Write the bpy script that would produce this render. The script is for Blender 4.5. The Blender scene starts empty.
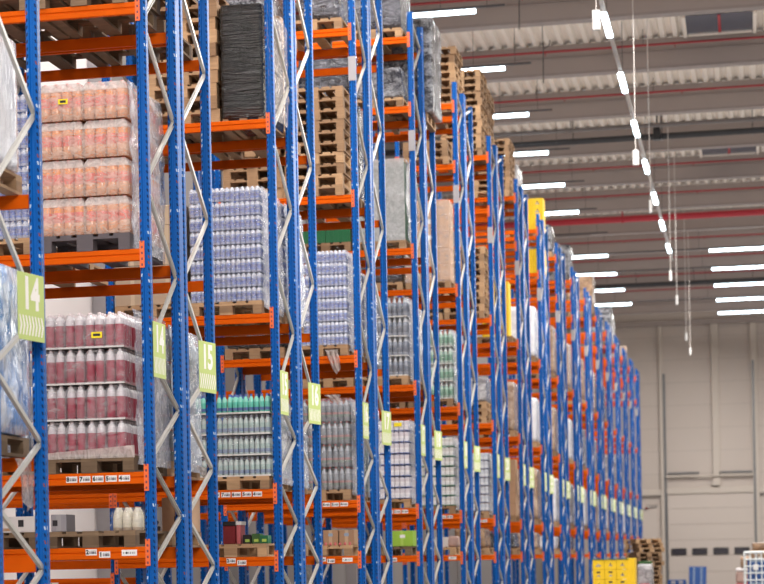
import bpy, bmesh, math, random
from mathutils import Vector, Matrix, noise
random.seed(7)
C = bpy.context.scene.collection
EYE = 1.65                                   # camera height above the floor

# ------------------------------------------------------------------ materials
def lin(c):
    return tuple(((v/255)/12.92 if v/255 <= .04045 else (((v/255)+.055)/1.055)**2.4) for v in c)
class NT:
    def __init__(s, name):
        s.m = bpy.data.materials.new(name); s.m.use_nodes = True
        s.t = s.m.node_tree; s.t.nodes.clear(); s.out = s.n('ShaderNodeOutputMaterial')
    def n(s, typ, **kw):
        o = s.t.nodes.new(typ)
        for k, v in kw.items(): setattr(o, k, v)
        return o
    def l(s, a, b): s.t.links.new(a, b)
    def math(s, op, a, b=None, c=None):
        o = s.n('ShaderNodeMath', operation=op)
        for i, v in enumerate((a, b, c)):
            if v is None: continue
            if isinstance(v, (int, float)): o.inputs[i].default_value = v
            else: s.l(v, o.inputs[i])
        return o.outputs[0]
    def mixc(s, f, a, b):
        o = s.n('ShaderNodeMix', data_type='RGBA')
        for i, v in ((0, f), (6, a), (7, b)):
            if isinstance(v, (int, float)): o.inputs[i].default_value = v
            elif isinstance(v, tuple): o.inputs[i].default_value = v + (1,) if len(v) == 3 else v
            else: s.l(v, o.inputs[i])
        return o.outputs[2]
    def bsdf(s, col, rough=.5, metal=0, coat=0, spec=.5):
        p = s.n('ShaderNodeBsdfPrincipled')
        if isinstance(col, tuple): p.inputs['Base Color'].default_value = col + (1,)
        else: s.l(col, p.inputs['Base Color'])
        if isinstance(rough, (int, float)): p.inputs['Roughness'].default_value = rough
        else: s.l(rough, p.inputs['Roughness'])
        p.inputs['Metallic'].default_value = metal; p.inputs['Coat Weight'].default_value = coat
        p.inputs['Coat Roughness'].default_value = .12; p.inputs['Specular IOR Level'].default_value = spec
        return p
    def done(s, sh): s.l(sh, s.out.inputs[0]); return s.m
    def obj(s):
        o = s.n('ShaderNodeTexCoord'); x = s.n('ShaderNodeSeparateXYZ'); s.l(o.outputs['Object'], x.inputs[0]); return o.outputs['Object'], x.outputs
    def noise(s, vec, scale, detail=3, dist=0, rough=.5):
        o = s.n('ShaderNodeTexNoise'); o.inputs['Scale'].default_value = scale; o.inputs['Detail'].default_value = detail
        o.inputs['Distortion'].default_value = dist; o.inputs['Roughness'].default_value = rough
        if vec is not None: s.l(vec, o.inputs['Vector'])
        return o.outputs['Fac']
    def mapping(s, vec, sc):
        o = s.n('ShaderNodeMapping'); o.inputs['Scale'].default_value = sc; s.l(vec, o.inputs['Vector']); return o.outputs[0]
    def rnd_vec(s, vec):
        """object vector shifted by the object's own random number, so copies differ"""
        i = s.n('ShaderNodeObjectInfo'); v = s.n('ShaderNodeVectorMath', operation='ADD'); s.l(vec, v.inputs[0])
        m = s.math('MULTIPLY', i.outputs['Random'], 37.0); c = s.n('ShaderNodeCombineXYZ')
        for k in range(3): s.l(m, c.inputs[k])
        s.l(c.outputs[0], v.inputs[1]); return v.outputs[0], i.outputs['Random']
    def bump(s, h, strength, dist=.02):
        b = s.n('ShaderNodeBump'); b.inputs['Strength'].default_value = strength; b.inputs['Distance'].default_value = dist
        s.l(h, b.inputs['Height']); return b.outputs[0]
    def ramp(s, f, stops, interp='CONSTANT'):
        r = s.n('ShaderNodeValToRGB'); r.color_ramp.interpolation = interp; e = r.color_ramp.elements
        while len(e) < len(stops): e.new(.5)
        for q, (p, c) in zip(e, stops): q.position = p; q.color = tuple(c) + (1,)
        s.l(f, r.inputs[0]); return r.outputs[0]

def plain(name, c, rough=.5, metal=0, coat=0, var=.12, scale=6, spec=.5):
    t = NT(name); v, x = t.obj(); rv, rn = t.rnd_vec(v); n = t.noise(rv, scale)
    c = lin(c); d = tuple(q*(1-var) for q in c); e = tuple(min(1, q*(1+var)) for q in c)
    return t.done(t.bsdf(t.mixc(n, d, e), rough, metal, coat, spec).outputs[0])

def mat_upright():
    t = NT('blue_steel'); v, x = t.obj(); g = t.n('ShaderNodeNewGeometry'); sx = t.n('ShaderNodeSeparateXYZ'); t.l(g.outputs['Normal'], sx.inputs[0])
    info = t.n('ShaderNodeObjectInfo')
    zc = t.math('DIVIDE', t.math('ADD', x[2], t.math('MULTIPLY', info.outputs['Random'], .04)), .052); fr = t.math('FRACT', zc)
    hz = t.math('LESS_THAN', fr, .5)
    front = t.math('GREATER_THAN', t.math('ABSOLUTE', sx.outputs[1]), .5)
    shift = t.math('MULTIPLY', t.math('SUBTRACT', fr, .25), .012)
    hx = t.math('LESS_THAN', t.math('ABSOLUTE', t.math('ADD', t.math('SUBTRACT', t.math('ABSOLUTE', x[0]), .032), shift)), .0055)
    side = t.math('GREATER_THAN', t.math('ABSOLUTE', sx.outputs[0]), .5)
    hy = t.math('LESS_THAN', t.math('ABSOLUTE', t.math('ADD', x[1], .012)), .009)
    m = t.math('MULTIPLY', hz, t.math('MAXIMUM', t.math('MULTIPLY', front, hx), t.math('MULTIPLY', side, hy)))
    w = t.n('ShaderNodeTexWhiteNoise', noise_dimensions='2D'); cb = t.n('ShaderNodeCombineXYZ')
    t.l(t.math('FLOOR', zc), cb.inputs[0]); t.l(t.math('ADD', t.math('SIGN', x[0]), t.math('MULTIPLY', info.outputs['Random'], 55)), cb.inputs[1]); t.l(cb.outputs[0], w.inputs['Vector'])
    hole = t.ramp(w.outputs['Value'], [(0, lin((6, 22, 60))), (.55, lin((40, 20, 40))), (.66, lin((130, 66, 56))), (.74, lin((6, 30, 74))), (.92, lin((190, 204, 222)))])  # pale holes: light showing through is put into their colour
    n = t.noise(v, 3)
    base = t.mixc(n, lin((0, 84, 162)), lin((0, 96, 180)))
    return t.done(t.bsdf(t.mixc(m, base, hole), .45, 0, .04, .2).outputs[0])
def mat_connector():
    t = NT('orange_connector'); v, x = t.obj()
    fr = t.math('FRACT', t.math('DIVIDE', x[2], .05)); m = t.math('MULTIPLY', t.math('LESS_THAN', fr, .42), t.math('LESS_THAN', t.math('ABSOLUTE', x[0]), .008))
    return t.done(t.bsdf(t.mixc(m, lin((240, 108, 52)), lin((120, 60, 70))), .45, 0, .1).outputs[0])
def mat_wood(name, c1, c2, c3):
    t = NT(name); v, x = t.obj(); rv, rn = t.rnd_vec(v)
    n = t.noise(t.mapping(rv, (3, 3, 3)), 2.2, 4); n2 = t.noise(t.mapping(rv, (2, 40, 40)), 2, 3)
    base = t.mixc(n, lin(c1), lin(c2)); base = t.mixc(t.math('MULTIPLY', rn, .75), base, lin(c3))
    base = t.mixc(t.math('MULTIPLY', t.math('SUBTRACT', 1, n2), .55), base, lin((70, 52, 40)))
    return t.done(t.bsdf(base, .8, spec=.2).outputs[0])
def mat_film(name, lo, hi, col=(240, 240, 245), sc=(3, 3, 3), rough=.16, bump=.6):
    t = NT(name); v, x = t.obj(); rv, rn = t.rnd_vec(v); mv = t.mapping(rv, sc)
    n = t.noise(mv, 3, 5, 1.2, .65); h = t.noise(mv, 6, 4, 2.0, .6)
    r = t.n('ShaderNodeMapRange'); r.inputs[1].default_value = .35; r.inputs[2].default_value = .68; r.inputs[3].default_value = lo; r.inputs[4].default_value = hi; t.l(n, r.inputs[0])
    p = t.bsdf(lin(col), rough, 0, .6); b = t.bump(h, bump, .04); t.l(b, p.inputs['Normal']); t.l(b, p.inputs['Coat Normal'])
    tr = t.n('ShaderNodeBsdfTransparent'); mx = t.n('ShaderNodeMixShader'); t.l(r.outputs[0], mx.inputs[0]); t.l(tr.outputs[0], mx.inputs[1]); t.l(p.outputs[0], mx.inputs[2])
    return t.done(mx.outputs[0])
def mat_wrap(name, c1, c2, sc=(2, 2, 14), rough=.2, bump=1.0, nsc=2.5, spec=.6, coat=.8, bd=.05):
    """goods hidden under tight stretch film"""
    t = NT(name); v, x = t.obj(); rv, rn = t.rnd_vec(v); mv = t.mapping(rv, sc)
    n = t.noise(t.mapping(rv, (2, 2, 3)), 2.2, 4, .6); h = t.noise(mv, nsc, 5, 1.4, .6)
    nn = t.math('ADD', t.math('MULTIPLY', n, .6), t.math('MULTIPLY', h, .4))
    col = t.ramp(nn, [(.42, lin(c1)), (.62, lin(c2))], 'LINEAR')
    p = t.bsdf(col, rough, 0, coat, spec); b = t.bump(h, bump, bd); t.l(b, p.inputs['Normal']); t.l(b, p.inputs['Coat Normal'])
    return t.done(p.outputs[0])
def mat_zbands(name, stops, H, rough=.25, coat=.4, xvar=None, interp='CONSTANT', blotch=.25, sc=12):
    """bottle / pack colour by height"""
    t = NT(name); v, x = t.obj(); rv, rn = t.rnd_vec(v)
    z = t.math('DIVIDE', x[2], H); c = t.ramp(z, [(p, lin(q)) for p, q in stops], interp)
    n = t.noise(rv, sc, 4); c = t.mixc(t.math('MULTIPLY', n, blotch), c, lin((250, 250, 252)))
    n2 = t.noise(rv, sc*1.7, 3); c = t.mixc(t.math('MULTIPLY', n2, blotch*.8), c, lin((60, 60, 80)))
    p = t.bsdf(c, rough, 0, coat); t.l(t.bump(n, .25, .01), p.inputs['Coat Normal'])
    return t.done(p.outputs[0])
def mat_glow(name, c, s):
    t = NT(name); e = t.n('ShaderNodeEmission'); e.inputs[0].default_value = lin(c) + (1,); e.inputs[1].default_value = s
    return t.done(e.outputs[0])
def mat_carton(name, c, tape=(215, 195, 165)):
    t = NT(name); v, x = t.obj(); rv, rn = t.rnd_vec(v); n = t.noise(rv, 4, 3)
    base = t.mixc(n, tuple(q*.88 for q in lin(c)), tuple(min(1, q*1.1) for q in lin(c)))
    m = t.math('LESS_THAN', t.math('ABSOLUTE', x[0]), .022)
    return t.done(t.bsdf(t.mixc(t.math('MULTIPLY', m, .5), base, lin(tape)), .6).outputs[0])
def mat_ribwall():
    t = NT('wall_panel'); v, x = t.obj()
    fr = t.math('FRACT', t.math('DIVIDE', x[2], 1.1)); m = t.math('LESS_THAN', fr, .03)
    n = t.noise(v, .35, 3); base = t.mixc(n, lin((196, 184, 175)), lin((208, 196, 187)))
    return t.done(t.bsdf(t.mixc(t.math('MULTIPLY', m, .18), base, lin((90, 82, 80))), .7).outputs[0])
def mat_floor():
    t = NT('polished_concrete'); v, x = t.obj(); n = t.noise(v, .6, 5)
    return t.done(t.bsdf(t.mixc(n, lin((128, 124, 120)), lin((146, 142, 137))), .35).outputs[0])
def mat_barcode():
    t = NT('barcode'); v, x = t.obj(); w = t.n('ShaderNodeTexWhiteNoise', noise_dimensions='1D')
    t.l(t.math('FLOOR', t.math('MULTIPLY', x[0], 420)), w.inputs['W'])
    c = t.mixc(t.math('GREATER_THAN', w.outputs['Value'], .45), lin((200, 196, 200)), lin((90, 86, 96)))
    return t.done(t.bsdf(c, .6).outputs[0])

M = dict(
    blue=mat_upright(), orange=plain('orange_steel', (216, 90, 0), .55, coat=.0, spec=.1, var=.10), conn=mat_connector(),
    galv=plain('galvanised_steel', (206, 203, 197), .38, .35, var=.08), groove_shade=plain('brace_groove_shade', (96, 98, 102), .5, .3),  # darker grey stands for shade inside the open brace channel
    white=plain('white_plastic', (236, 234, 232), .5, var=.03), ink=plain('black_ink', (35, 32, 38), .6, var=.02), barcode=mat_barcode(),
    sign=plain('sign_green', (198, 214, 132), .55, var=.02, spec=.3), signwhite=plain('sign_white', (250, 246, 240), .55, var=.01),
    placard=plain('grey_placard', (168, 164, 168), .5, var=.05),
    wood=mat_wood('pallet_wood', (232, 192, 150), (196, 154, 114), (128, 100, 78)), oldwood=mat_wood('old_pallet_wood', (176, 148, 118), (112, 92, 74), (84, 70, 58)),
    mixedwood=mat_wood('mixed_wood', (238, 198, 152), (186, 146, 110), (140, 112, 88)), paintwood=plain('grey_pallet_wood', (92, 84, 88), .7, var=.2),
    film=mat_film('clear_film', .16, .52, (252, 236, 224), (4, 4, 6)), sidefilm=mat_film('stretch_film', .34, .8, (238, 235, 240), (2.2, 2.2, 2.2), .14, 1.0),
    bluefilm=mat_film('bluish_film', .45, .9, (215, 222, 236), (2, 2, 2), .16, .8), tail=mat_film('loose_film', .35, .8, (228, 214, 208), (5, 5, 2), .2, .8),
    packfilm=mat_film('pack_film', .08, .5, (240, 240, 248), (9, 9, 16), .14, .8), haze=mat_film('hazy_film', .5, .85, (246, 236, 232), (6, 6, 6), .14, .8), crinkle=mat_film('crinkled_film', .62, .93, (214, 214, 216), (4, 4, 4), .14, 1.0), frontfilm=mat_film('thin_film', .04, .34, (245, 240, 244), (2, 2, 5), .12, .8), thinfilm=mat_film('very_thin_film', .0, .2, (245, 245, 248), (2, 2, 5), .12, .8),
    blackwrap=mat_wrap('black_stretch_wrap', (3, 3, 4), (9, 8, 10), (.9, .9, 13), .10, 1.0, 1.6, .45, .5, .07),
    silverwrap=mat_wrap('silver_stretch_wrap', (52, 52, 62), (206, 206, 212), (6, 6, 9), .14, 1.0, 2.5, bd=.12),  # light and dark of the crinkles put into the colour
    darkwrap=mat_wrap('dark_stretch_wrap', (38, 38, 46), (98, 98, 108), (3, 3, 8), .18, 1.0, 2.2),
    greywrap=mat_wrap('grey_stretch_wrap', (122, 118, 122), (190, 186, 188), (3, 3, 5), .22, .8),
    bluewrap=mat_wrap('pale_blue_wrap', (92, 146, 214), (232, 236, 244), (2.5, 2.5, 1.0), .18, .8),
    whitewrap=mat_wrap('white_wrap', (224, 222, 226), (246, 244, 246), (5, 5, 1.5), .2, .6),
    tanwrap=mat_wrap('tan_wrap', (152, 122, 100), (204, 178, 156), (3, 3, 5), .25, .6),
    peach=plain('orange_juice', (236, 168, 118), .2, coat=.5, var=.1), juice=mat_zbands('orange_bottle', [(0, (206, 128, 76)), (.10, (218, 146, 96)), (.36, (228, 140, 72)), (.60, (246, 150, 62)), (.80, (242, 216, 204))], .325, .25, .35, blotch=.06),
    juicelabel=plain('salmon_label', (222, 104, 94), .35, coat=.3, var=.22, scale=25), juicecap=plain('coral_cap', (232, 112, 96), .4),
    redb=mat_zbands('clear_bottle', [(0, (206, 140, 146)), (.12, (150, 50, 68)), (.62, (214, 206, 212)), (.8, (236, 232, 236))], .308, .15, .6),
    redlabel=plain('crimson_label', (152, 40, 64), .3, coat=.3, var=.35, scale=18), whitecap=plain('pinkish_cap', (232, 218, 220), .4),
    tray=plain('grey_card_tray', (126, 118, 112), .7, var=.3, scale=30), whitetray=plain('white_tray', (214, 212, 210), .5),
    water=mat_zbands('blue_water_bottle', [(0, (196, 206, 238)), (.16, (96, 128, 210)), (.32, (34, 74, 176)), (.56, (108, 140, 214)), (.70, (222, 228, 244))], .15, .18, .6, blotch=.3),
    teal=mat_zbands('teal_bottle', [(0, (46, 176, 154)), (.16, (16, 88, 160)), (.32, (70, 196, 170)), (.6, (120, 216, 194)), (.88, (20, 74, 160))], .21, .15, .6, blotch=.2),
    glassb=mat_zbands('pale_glass_bottle', [(0, (168, 196, 192)), (.16, (112, 140, 182)), (.34, (158, 190, 184)), (.6, (186, 206, 202)), (.88, (52, 60, 92))], .21, .12, .7, blotch=.35),
    cola=mat_zbands('smoky_bottle', [(0, (104, 108, 116)), (.18, (84, 108, 92)), (.30, (150, 84, 84)), (.40, (90, 98, 108)), (.7, (150, 154, 162)), (.93, (206, 74, 72))], .30, .12, .7, blotch=.35),
    blueb=mat_zbands('slate_bottle', [(0, (124, 136, 156)), (.2, (44, 62, 92)), (.55, (84, 102, 130)), (.75, (200, 204, 212))], .30, .12, .7, blotch=.35),
    greenb=mat_zbands('green_bottle', [(0, (176, 206, 188)), (.2, (60, 150, 106)), (.55, (150, 196, 170)), (.75, (220, 230, 226))], .30, .15, .6, blotch=.4),
    milkb=mat_zbands('white_carton_blue', [(0, (96, 128, 200)), (.10, (226, 224, 232)), (.4, (236, 232, 236)), (.55, (214, 206, 214))], .17, .4, .3, blotch=.15),
    milkg=mat_zbands('white_carton_green', [(0, (90, 150, 120)), (.14, (228, 228, 228)), (.4, (238, 236, 234)), (.55, (216, 212, 208))], .17, .4, .3, blotch=.15),
    milkw=mat_zbands('white_carton_grey', [(0, (150, 160, 190)), (.14, (222, 224, 230)), (.45, (200, 204, 214))], .17, .4, .3, blotch=.25),
    jug=mat_zbands('cream_jug', [(0, (190, 168, 140)), (.12, (226, 218, 196)), (.75, (236, 228, 210)), (.9, (196, 120, 70))], .22, .35, .3, blotch=.1),
    carton=mat_carton('brown_carton', (176, 138, 106)), palecarton=mat_carton('pale_brown_carton', (196, 158, 126), (150, 116, 88)), greycarton=mat_carton('grey_carton', (150, 146, 152), (170, 168, 170)),
    whitecarton=mat_carton('white_carton', (216, 210, 208), (230, 226, 222)), yellow=mat_carton('yellow_carton', (250, 202, 20), (252, 214, 70)), tancarton=mat_carton('taupe_carton', (176, 152, 128)),
    stickyellow=plain('yellow_sticker', (248, 226, 30), .5, var=.02), limebox=mat_carton('lime_carton', (150, 190, 60), (190, 214, 110)),
    darkred=plain('dark_red_crate', (120, 22, 28), .4), black=plain('black_plastic', (22, 20, 24), .4), green=plain('green_crate', (24, 104, 62), .4, var=.25), dgreen=plain('dark_green_box', (52, 92, 40), .5, var=.3),
    bluep=plain('blue_plastic', (10, 76, 150), .4), palerib=plain('pale_rib', (150, 168, 190), .5), wire=plain('white_wire', (232, 236, 236), .4),
    sack=plain('pink_brown_sack', (182, 150, 140), .6, var=.25, scale=14), sackred=plain('red_stripe_bag', (196, 100, 104), .5, var=.3), sackwhite=plain('white_bag', (230, 222, 222), .5),
    deck=plain('roof_deck', (236, 226, 216), .6, var=.05), girder=plain('roof_girder', (160, 148, 143), .75, var=.06, scale=1.5), purple=plain('girder_flange', (148, 137, 134), .75),
    redpipe=plain('red_pipe', (150, 44, 50), .4), bigred=plain('large_red_pipe', (176, 34, 50), .4), darkpipe=plain('dark_pipe', (48, 48, 52), .5), greypipe=plain('grey_pipe', (120, 114, 114), .5), rail=plain('dark_rail', (78, 74, 76), .5),
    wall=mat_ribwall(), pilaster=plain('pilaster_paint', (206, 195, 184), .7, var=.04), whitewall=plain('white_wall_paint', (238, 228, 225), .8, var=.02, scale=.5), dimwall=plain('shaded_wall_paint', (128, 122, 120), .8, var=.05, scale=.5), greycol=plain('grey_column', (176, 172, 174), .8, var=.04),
    door=plain('door_panel', (206, 194, 185), .6, var=.03, scale=.6), doorseam=plain('door_seam', (150, 140, 134), .7), rubber=plain('grey_rubber', (66, 62, 62), .6), doorglass=plain('dark_door_glass', (52, 48, 56), .15),
    steel=plain('door_track', (112, 112, 114), .45, .4), floor=mat_floor(), skyglass=plain('dusk_glass', (84, 90, 106), .2, var=.05),
    tube=mat_glow('lit_tube', (226, 246, 255), 11), tubeoff=plain('unlit_tube', (150, 144, 142), .4), cable=plain('pale_cable', (214, 206, 200), .5),
    brownbundle=mat_wrap('brown_bundle', (120, 88, 60), (190, 150, 112), (4, 4, 6), .5, .8),
)

# ------------------------------------------------------------------ mesh building
class MB:
    def __init__(s): s.v = []; s.f = []; s.m = []; s.smooth = []; s.mats = []
    def mi(s, mat):
        if mat not in s.mats: s.mats.append(mat)
        return s.mats.index(mat)
    def add(s, vs, fs, mat, smooth=False):
        b = len(s.v); i = s.mi(mat); s.v += [tuple(p) for p in vs]
        for f in fs: s.f.append([b+q for q in f]); s.m.append(i); s.smooth.append(smooth)
        return s
    def box(s, x0, x1, y0, y1, z0, z1, mat):
        vs = [(x, y, z) for z in (z0, z1) for y in (y0, y1) for x in (x0, x1)]
        return s.add(vs, [(0, 2, 3, 1), (4, 5, 7, 6), (0, 1, 5, 4), (1, 3, 7, 5), (3, 2, 6, 7), (2, 0, 4, 6)], mat)
    def cbox(s, x0, x1, y0, y1, z0, z1, mat, b=.01):
        """box with bevelled edges"""
        bm = bmesh.new(); bmesh.ops.create_cube(bm, size=1)
        for v in bm.verts: v.co = Vector(((x0+x1)/2 + v.co.x*(x1-x0), (y0+y1)/2 + v.co.y*(y1-y0), (z0+z1)/2 + v.co.z*(z1-z0)))
        bmesh.ops.bevel(bm, geom=bm.edges[:], offset=b, segments=1, affect='EDGES', profile=.5)
        bm.verts.index_update(); s.add([v.co[:] for v in bm.verts], [[v.index for v in f.verts] for f in bm.faces], mat); bm.free(); return s
    def prism(s, poly, axis, a0, a1, mat, smooth=False):
        """polygon extruded along an axis: poly given in the two other axes in order"""
        n = len(poly)
        def P(p, a):
            return (a, p[0], p[1]) if axis == 0 else (p[0], a, p[1]) if axis == 1 else (p[0], p[1], a)
        vs = [P(p, a0) for p in poly] + [P(p, a1) for p in poly]
        fs = [(i, (i+1) % n, n+(i+1) % n, n+i) for i in range(n)]
        s.add(vs, fs, mat, smooth); s.add(vs, [list(range(n))[::-1], list(range(n, 2*n))], mat); return s
    def tube(s, a, b, r, mat, seg=8):
        a = Vector(a); b = Vector(b); d = (b-a).normalized(); u = d.orthogonal().normalized(); w = d.cross(u)
        vs = [p + (u*math.cos(t)+w*math.sin(t))*r for p in (a, b) for t in (2*math.pi*i/seg for i in range(seg))]
        s.add(vs, [(i, (i+1) % seg, seg+(i+1) % seg, seg+i) for i in range(seg)], mat, True)
        return s.add(vs, [list(range(seg))[::-1], list(range(seg, 2*seg))], mat)
    def lathe(s, prof, cx, cy, mat, seg=10, z=0):
        vs = []; fs = []
        for r, h in prof:
            for i in range(seg):
                t = 2*math.pi*i/seg; vs.append((cx+r*math.cos(t), cy+r*math.sin(t), z+h))
        for j in range(len(prof)-1):
            for i in range(seg): fs.append((j*seg+i, j*seg+(i+1) % seg, (j+1)*seg+(i+1) % seg, (j+1)*seg+i))
        s.add(vs, fs, mat, True); return s.add(vs, [list(range((len(prof)-1)*seg, len(prof)*seg)), list(range(seg))[::-1]], mat)
    def mesh(s, name):
        me = bpy.data.meshes.new(name); me.from_pydata(s.v, [], s.f)
        for m in s.mats: me.materials.append(M[m])
        me.polygons.foreach_set('material_index', s.m); me.polygons.foreach_set('use_smooth', s.smooth); me.update()
        bm = bmesh.new(); bm.from_mesh(me); bmesh.ops.recalc_face_normals(bm, faces=bm.faces[:]); bm.to_mesh(me); bm.free()
        return me
def text_polys(body, size, bold=0.0, sx=1.0):
    cu = bpy.data.curves.new('lettering', 'FONT'); cu.body = body; cu.size = size; cu.offset = bold; cu.align_x = 'CENTER'; cu.align_y = 'CENTER'; cu.resolution_u = 3
    o = bpy.data.objects.new('lettering', cu); C.objects.link(o); dg = bpy.context.evaluated_depsgraph_get(); dg.update()
    me = bpy.data.meshes.new_from_object(o.evaluated_get(dg)); vs = [(v.co.x*sx, v.co.y) for v in me.vertices]; fs = [list(p.vertices) for p in me.polygons]
    bpy.data.objects.remove(o); bpy.data.curves.remove(cu); bpy.data.meshes.remove(me); return vs, fs

def obj(name, me, parent=None, loc=(0, 0, 0), rot=(0, 0, 0)):
    o = bpy.data.objects.new(name, me); C.objects.link(o); o.location = loc; o.rotation_euler = rot
    if parent is not None: o.parent = parent
    return o
def tag(o, label, cat, group=None):
    o['label'] = label; o['category'] = cat
    if group: o['group'] = group
    return o
def thing(name, label, cat, loc=(0, 0, 0), rot=(0, 0, 0), group=None):
    o = bpy.data.objects.new(name, None); C.objects.link(o); o.location = loc; o.rotation_euler = rot; o.empty_display_size = .1
    return tag(o, label, cat, group)
def solid(name, me, label, cat, loc=(0, 0, 0), rot=(0, 0, 0), group=None):
    return tag(obj(name, me, None, loc, rot), label, cat, group)
def struct(name, mb, loc=(0, 0, 0)):
    o = obj(name, mb.mesh(name), None, loc); o['kind'] = 'structure'; return o
CACHE = {}
def cached(key, fn):
    if key not in CACHE: CACHE[key] = fn()
    return CACHE[key]

# ------------------------------------------------------------------ camera (level camera, lens shifted up and to the right, slight roll)
YAW, ROLL, FPX, CX, CY = .2477, -.0192, 2390.3, 148.53, 564.33
fw = Vector((-math.sin(YAW), math.cos(YAW), 0)); rt = Vector((math.cos(YAW), math.sin(YAW), 0)); up = Vector((0, 0, 1))
r3 = rt*math.cos(ROLL) + up*math.sin(ROLL); u3 = up*math.cos(ROLL) - rt*math.sin(ROLL)
cam = bpy.data.cameras.new('camera'); co = bpy.data.objects.new('camera', cam); C.objects.link(co)
co.matrix_world = Matrix(((r3.x, u3.x, -fw.x, 0), (r3.y, u3.y, -fw.y, 0), (r3.z, u3.z, -fw.z, EYE), (0, 0, 0, 1)))
cam.sensor_width = 36; cam.sensor_fit = 'HORIZONTAL'; cam.lens = FPX/764*36; cam.shift_x = (382-CX)/764; cam.shift_y = (CY-292)/764
cam.clip_end = 400; cam.clip_start = .5
cam.dof.use_dof = True; cam.dof.focus_distance = 23; cam.dof.aperture_fstop = 3.2
bpy.context.scene.camera = co

# ------------------------------------------------------------------ measures
XE = -5.013; BAY = 1.854; PER = 5.7; FD, B2, CC = 1.10, 1.325, 2.44
A = lambda k: 19.944 + PER*(k-1)
LEV = [.06, .797, 2.714, 4.835, 7.04, 8.12]          # beam tops above the eye
def lev(k, L): return EYE + (.153 if (k == 1 and L == 0) else LEV[L])
HTOP = EYE + 8.50
ORD = ['', 'first', 'second', 'third', 'fourth', 'fifth', 'sixth', 'seventh', 'eighth', 'ninth', 'tenth', 'eleventh', 'twelfth', 'thirteenth', 'fourteenth', 'fifteenth', 'sixteenth', 'seventeenth', 'eighteenth']
SHELF = ['lowest shelf', 'second shelf', 'third shelf', 'fourth shelf', 'fifth shelf', 'top shelf']
NROW = 17

# ------------------------------------------------------------------ racks
def upright_mesh():
    mb = MB(); w, d = .0435, .038
    poly = [(-w, -d+.008), (-w+.008, -d), (-.018, -d), (-.013, -d+.012), (.013, -d+.012), (.018, -d), (w-.008, -d), (w, -d+.008), (w, d), (w-.02, d), (w-.02, -d+.03), (-w+.02, -d+.03), (-w+.02, d), (-w, d)]
    mb.prism(poly, 2, 0, HTOP, 'blue'); return mb.mesh('upright')
def upright_back_mesh():
    me = upright_mesh().copy(); me.name = 'upright_back'
    for v in me.vertices:
        if v.co.y > .03: v.co.y += .085
    return me
UP = upright_mesh(); UPB = upright_back_mesh()
def beam_mesh():
    L = (BAY-.087)/2
    # step-beam section: groove along the middle of the face, shelf step at the back
    poly = [(-.022, 0), (-.026, -.004), (-.026, -.040), (-.016, -.046), (-.016, -.053), (-.026, -.059), (-.026, -.098), (-.022, -.102), (.022, -.102), (.022, -.03), (.006, -.03), (.006, 0)]
    mb = MB(); mb.prism(poly, 0, -L, L, 'orange'); return mb.mesh('beam')
BEAM = beam_mesh()
CONN = MB().box(-.021, .021, -.006, .004, -.115, .115, 'conn').mesh('connector')
def brace_mesh(y0, z0, y1, z1, flip):
    a = Vector((0, y0, z0)); b = Vector((0, y1, z1)); d = (b-a).normalized(); n = Vector((0, -d.z, d.y)); X = Vector((1, 0, 0)); w = .018
    mb = MB()
    def bar(n0, n1, x0, x1, mat):
        vs = [p + n*q + X*r for p in (a, b) for q in (n0, n1) for r in (x0, x1)]
        mb.add(vs, [(0, 1, 3, 2), (4, 6, 7, 5), (0, 4, 5, 1), (2, 3, 7, 6), (0, 2, 6, 4), (1, 5, 7, 3)], mat)
    if flip:
        bar(-w, -w+.006, -.014, .014, 'galv'); bar(w-.006, w, -.014, .014, 'galv'); bar(-w, w, -.014, -.006, 'galv'); bar(-.004, .004, -.008, .004, 'galv'); bar(-w+.007, -.006, -.0065, -.004, 'groove_shade')
    else:
        bar(-w, w, .006, .014, 'galv'); bar(-w, -w+.005, -.014, .008, 'galv'); bar(w-.005, w, -.014, .008, 'galv')
    for p, s in ((a, 1), (b, -1)):
        q = p + d*.02*s; mb.tube(q+X*.012, q+X*.026, .012, 'galv', 6)
    return mb.mesh('brace')
OUT_N = [8.42, 7.49, 6.09, 4.69, 3.29, 1.83, .90, -.02, -.95]; MID_N = [8.14, 6.79, 5.39, 3.99, 2.58, 1.38, .43, -.48, -1.35]
def braces(root, x, yo, ym):
    seq = []
    for o, m in zip(OUT_N, MID_N): seq += [(yo, EYE+o), (ym, EYE+m)]
    for i in range(len(seq)-1):
        (y0, z0), (y1, z1) = seq[i], seq[i+1]; zc = (z0+z1)/2; y_c = (y0+y1)/2
        me = cached(('br', round(y1-y0, 3), round(z1-z0, 3), i % 2), lambda: brace_mesh(y0-y_c, z0-zc, y1-y_c, z1-zc, i % 2 == (0 if y1 > y0 else 1)))
        obj('brace', me, root, (x, y_c, zc))
def digit_tag(dg):
    def f():
        mb = MB(); mb.box(-.05, .05, -.002, 0, -.027, .027, 'white'); vs, fs = text_polys(dg, .05, .0025)
        mb.add([(x-.034, -.0028, y) for x, y in vs], fs, 'ink'); mb.box(-.016, .043, -.0028, -.0021, -.014, .006, 'barcode'); mb.box(-.016, .043, -.0028, -.0021, .010, .014, 'barcode'); return mb.mesh('location_tag')
    return cached(('tag', dg), f)
def wide_tag():
    def f():
        mb = MB(); mb.box(-.068, .068, -.002, 0, -.026, .026, 'white')
        for i, w in enumerate((.005, .016, .012, .009, .012, .01)): mb.box(-.052+i*.019, -.052+i*.019+w, -.0028, -.0021, -.010, .008, 'ink' if i < 2 else 'barcode')
        return mb.mesh('location_tag')
    return cached('wtag', f)
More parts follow.
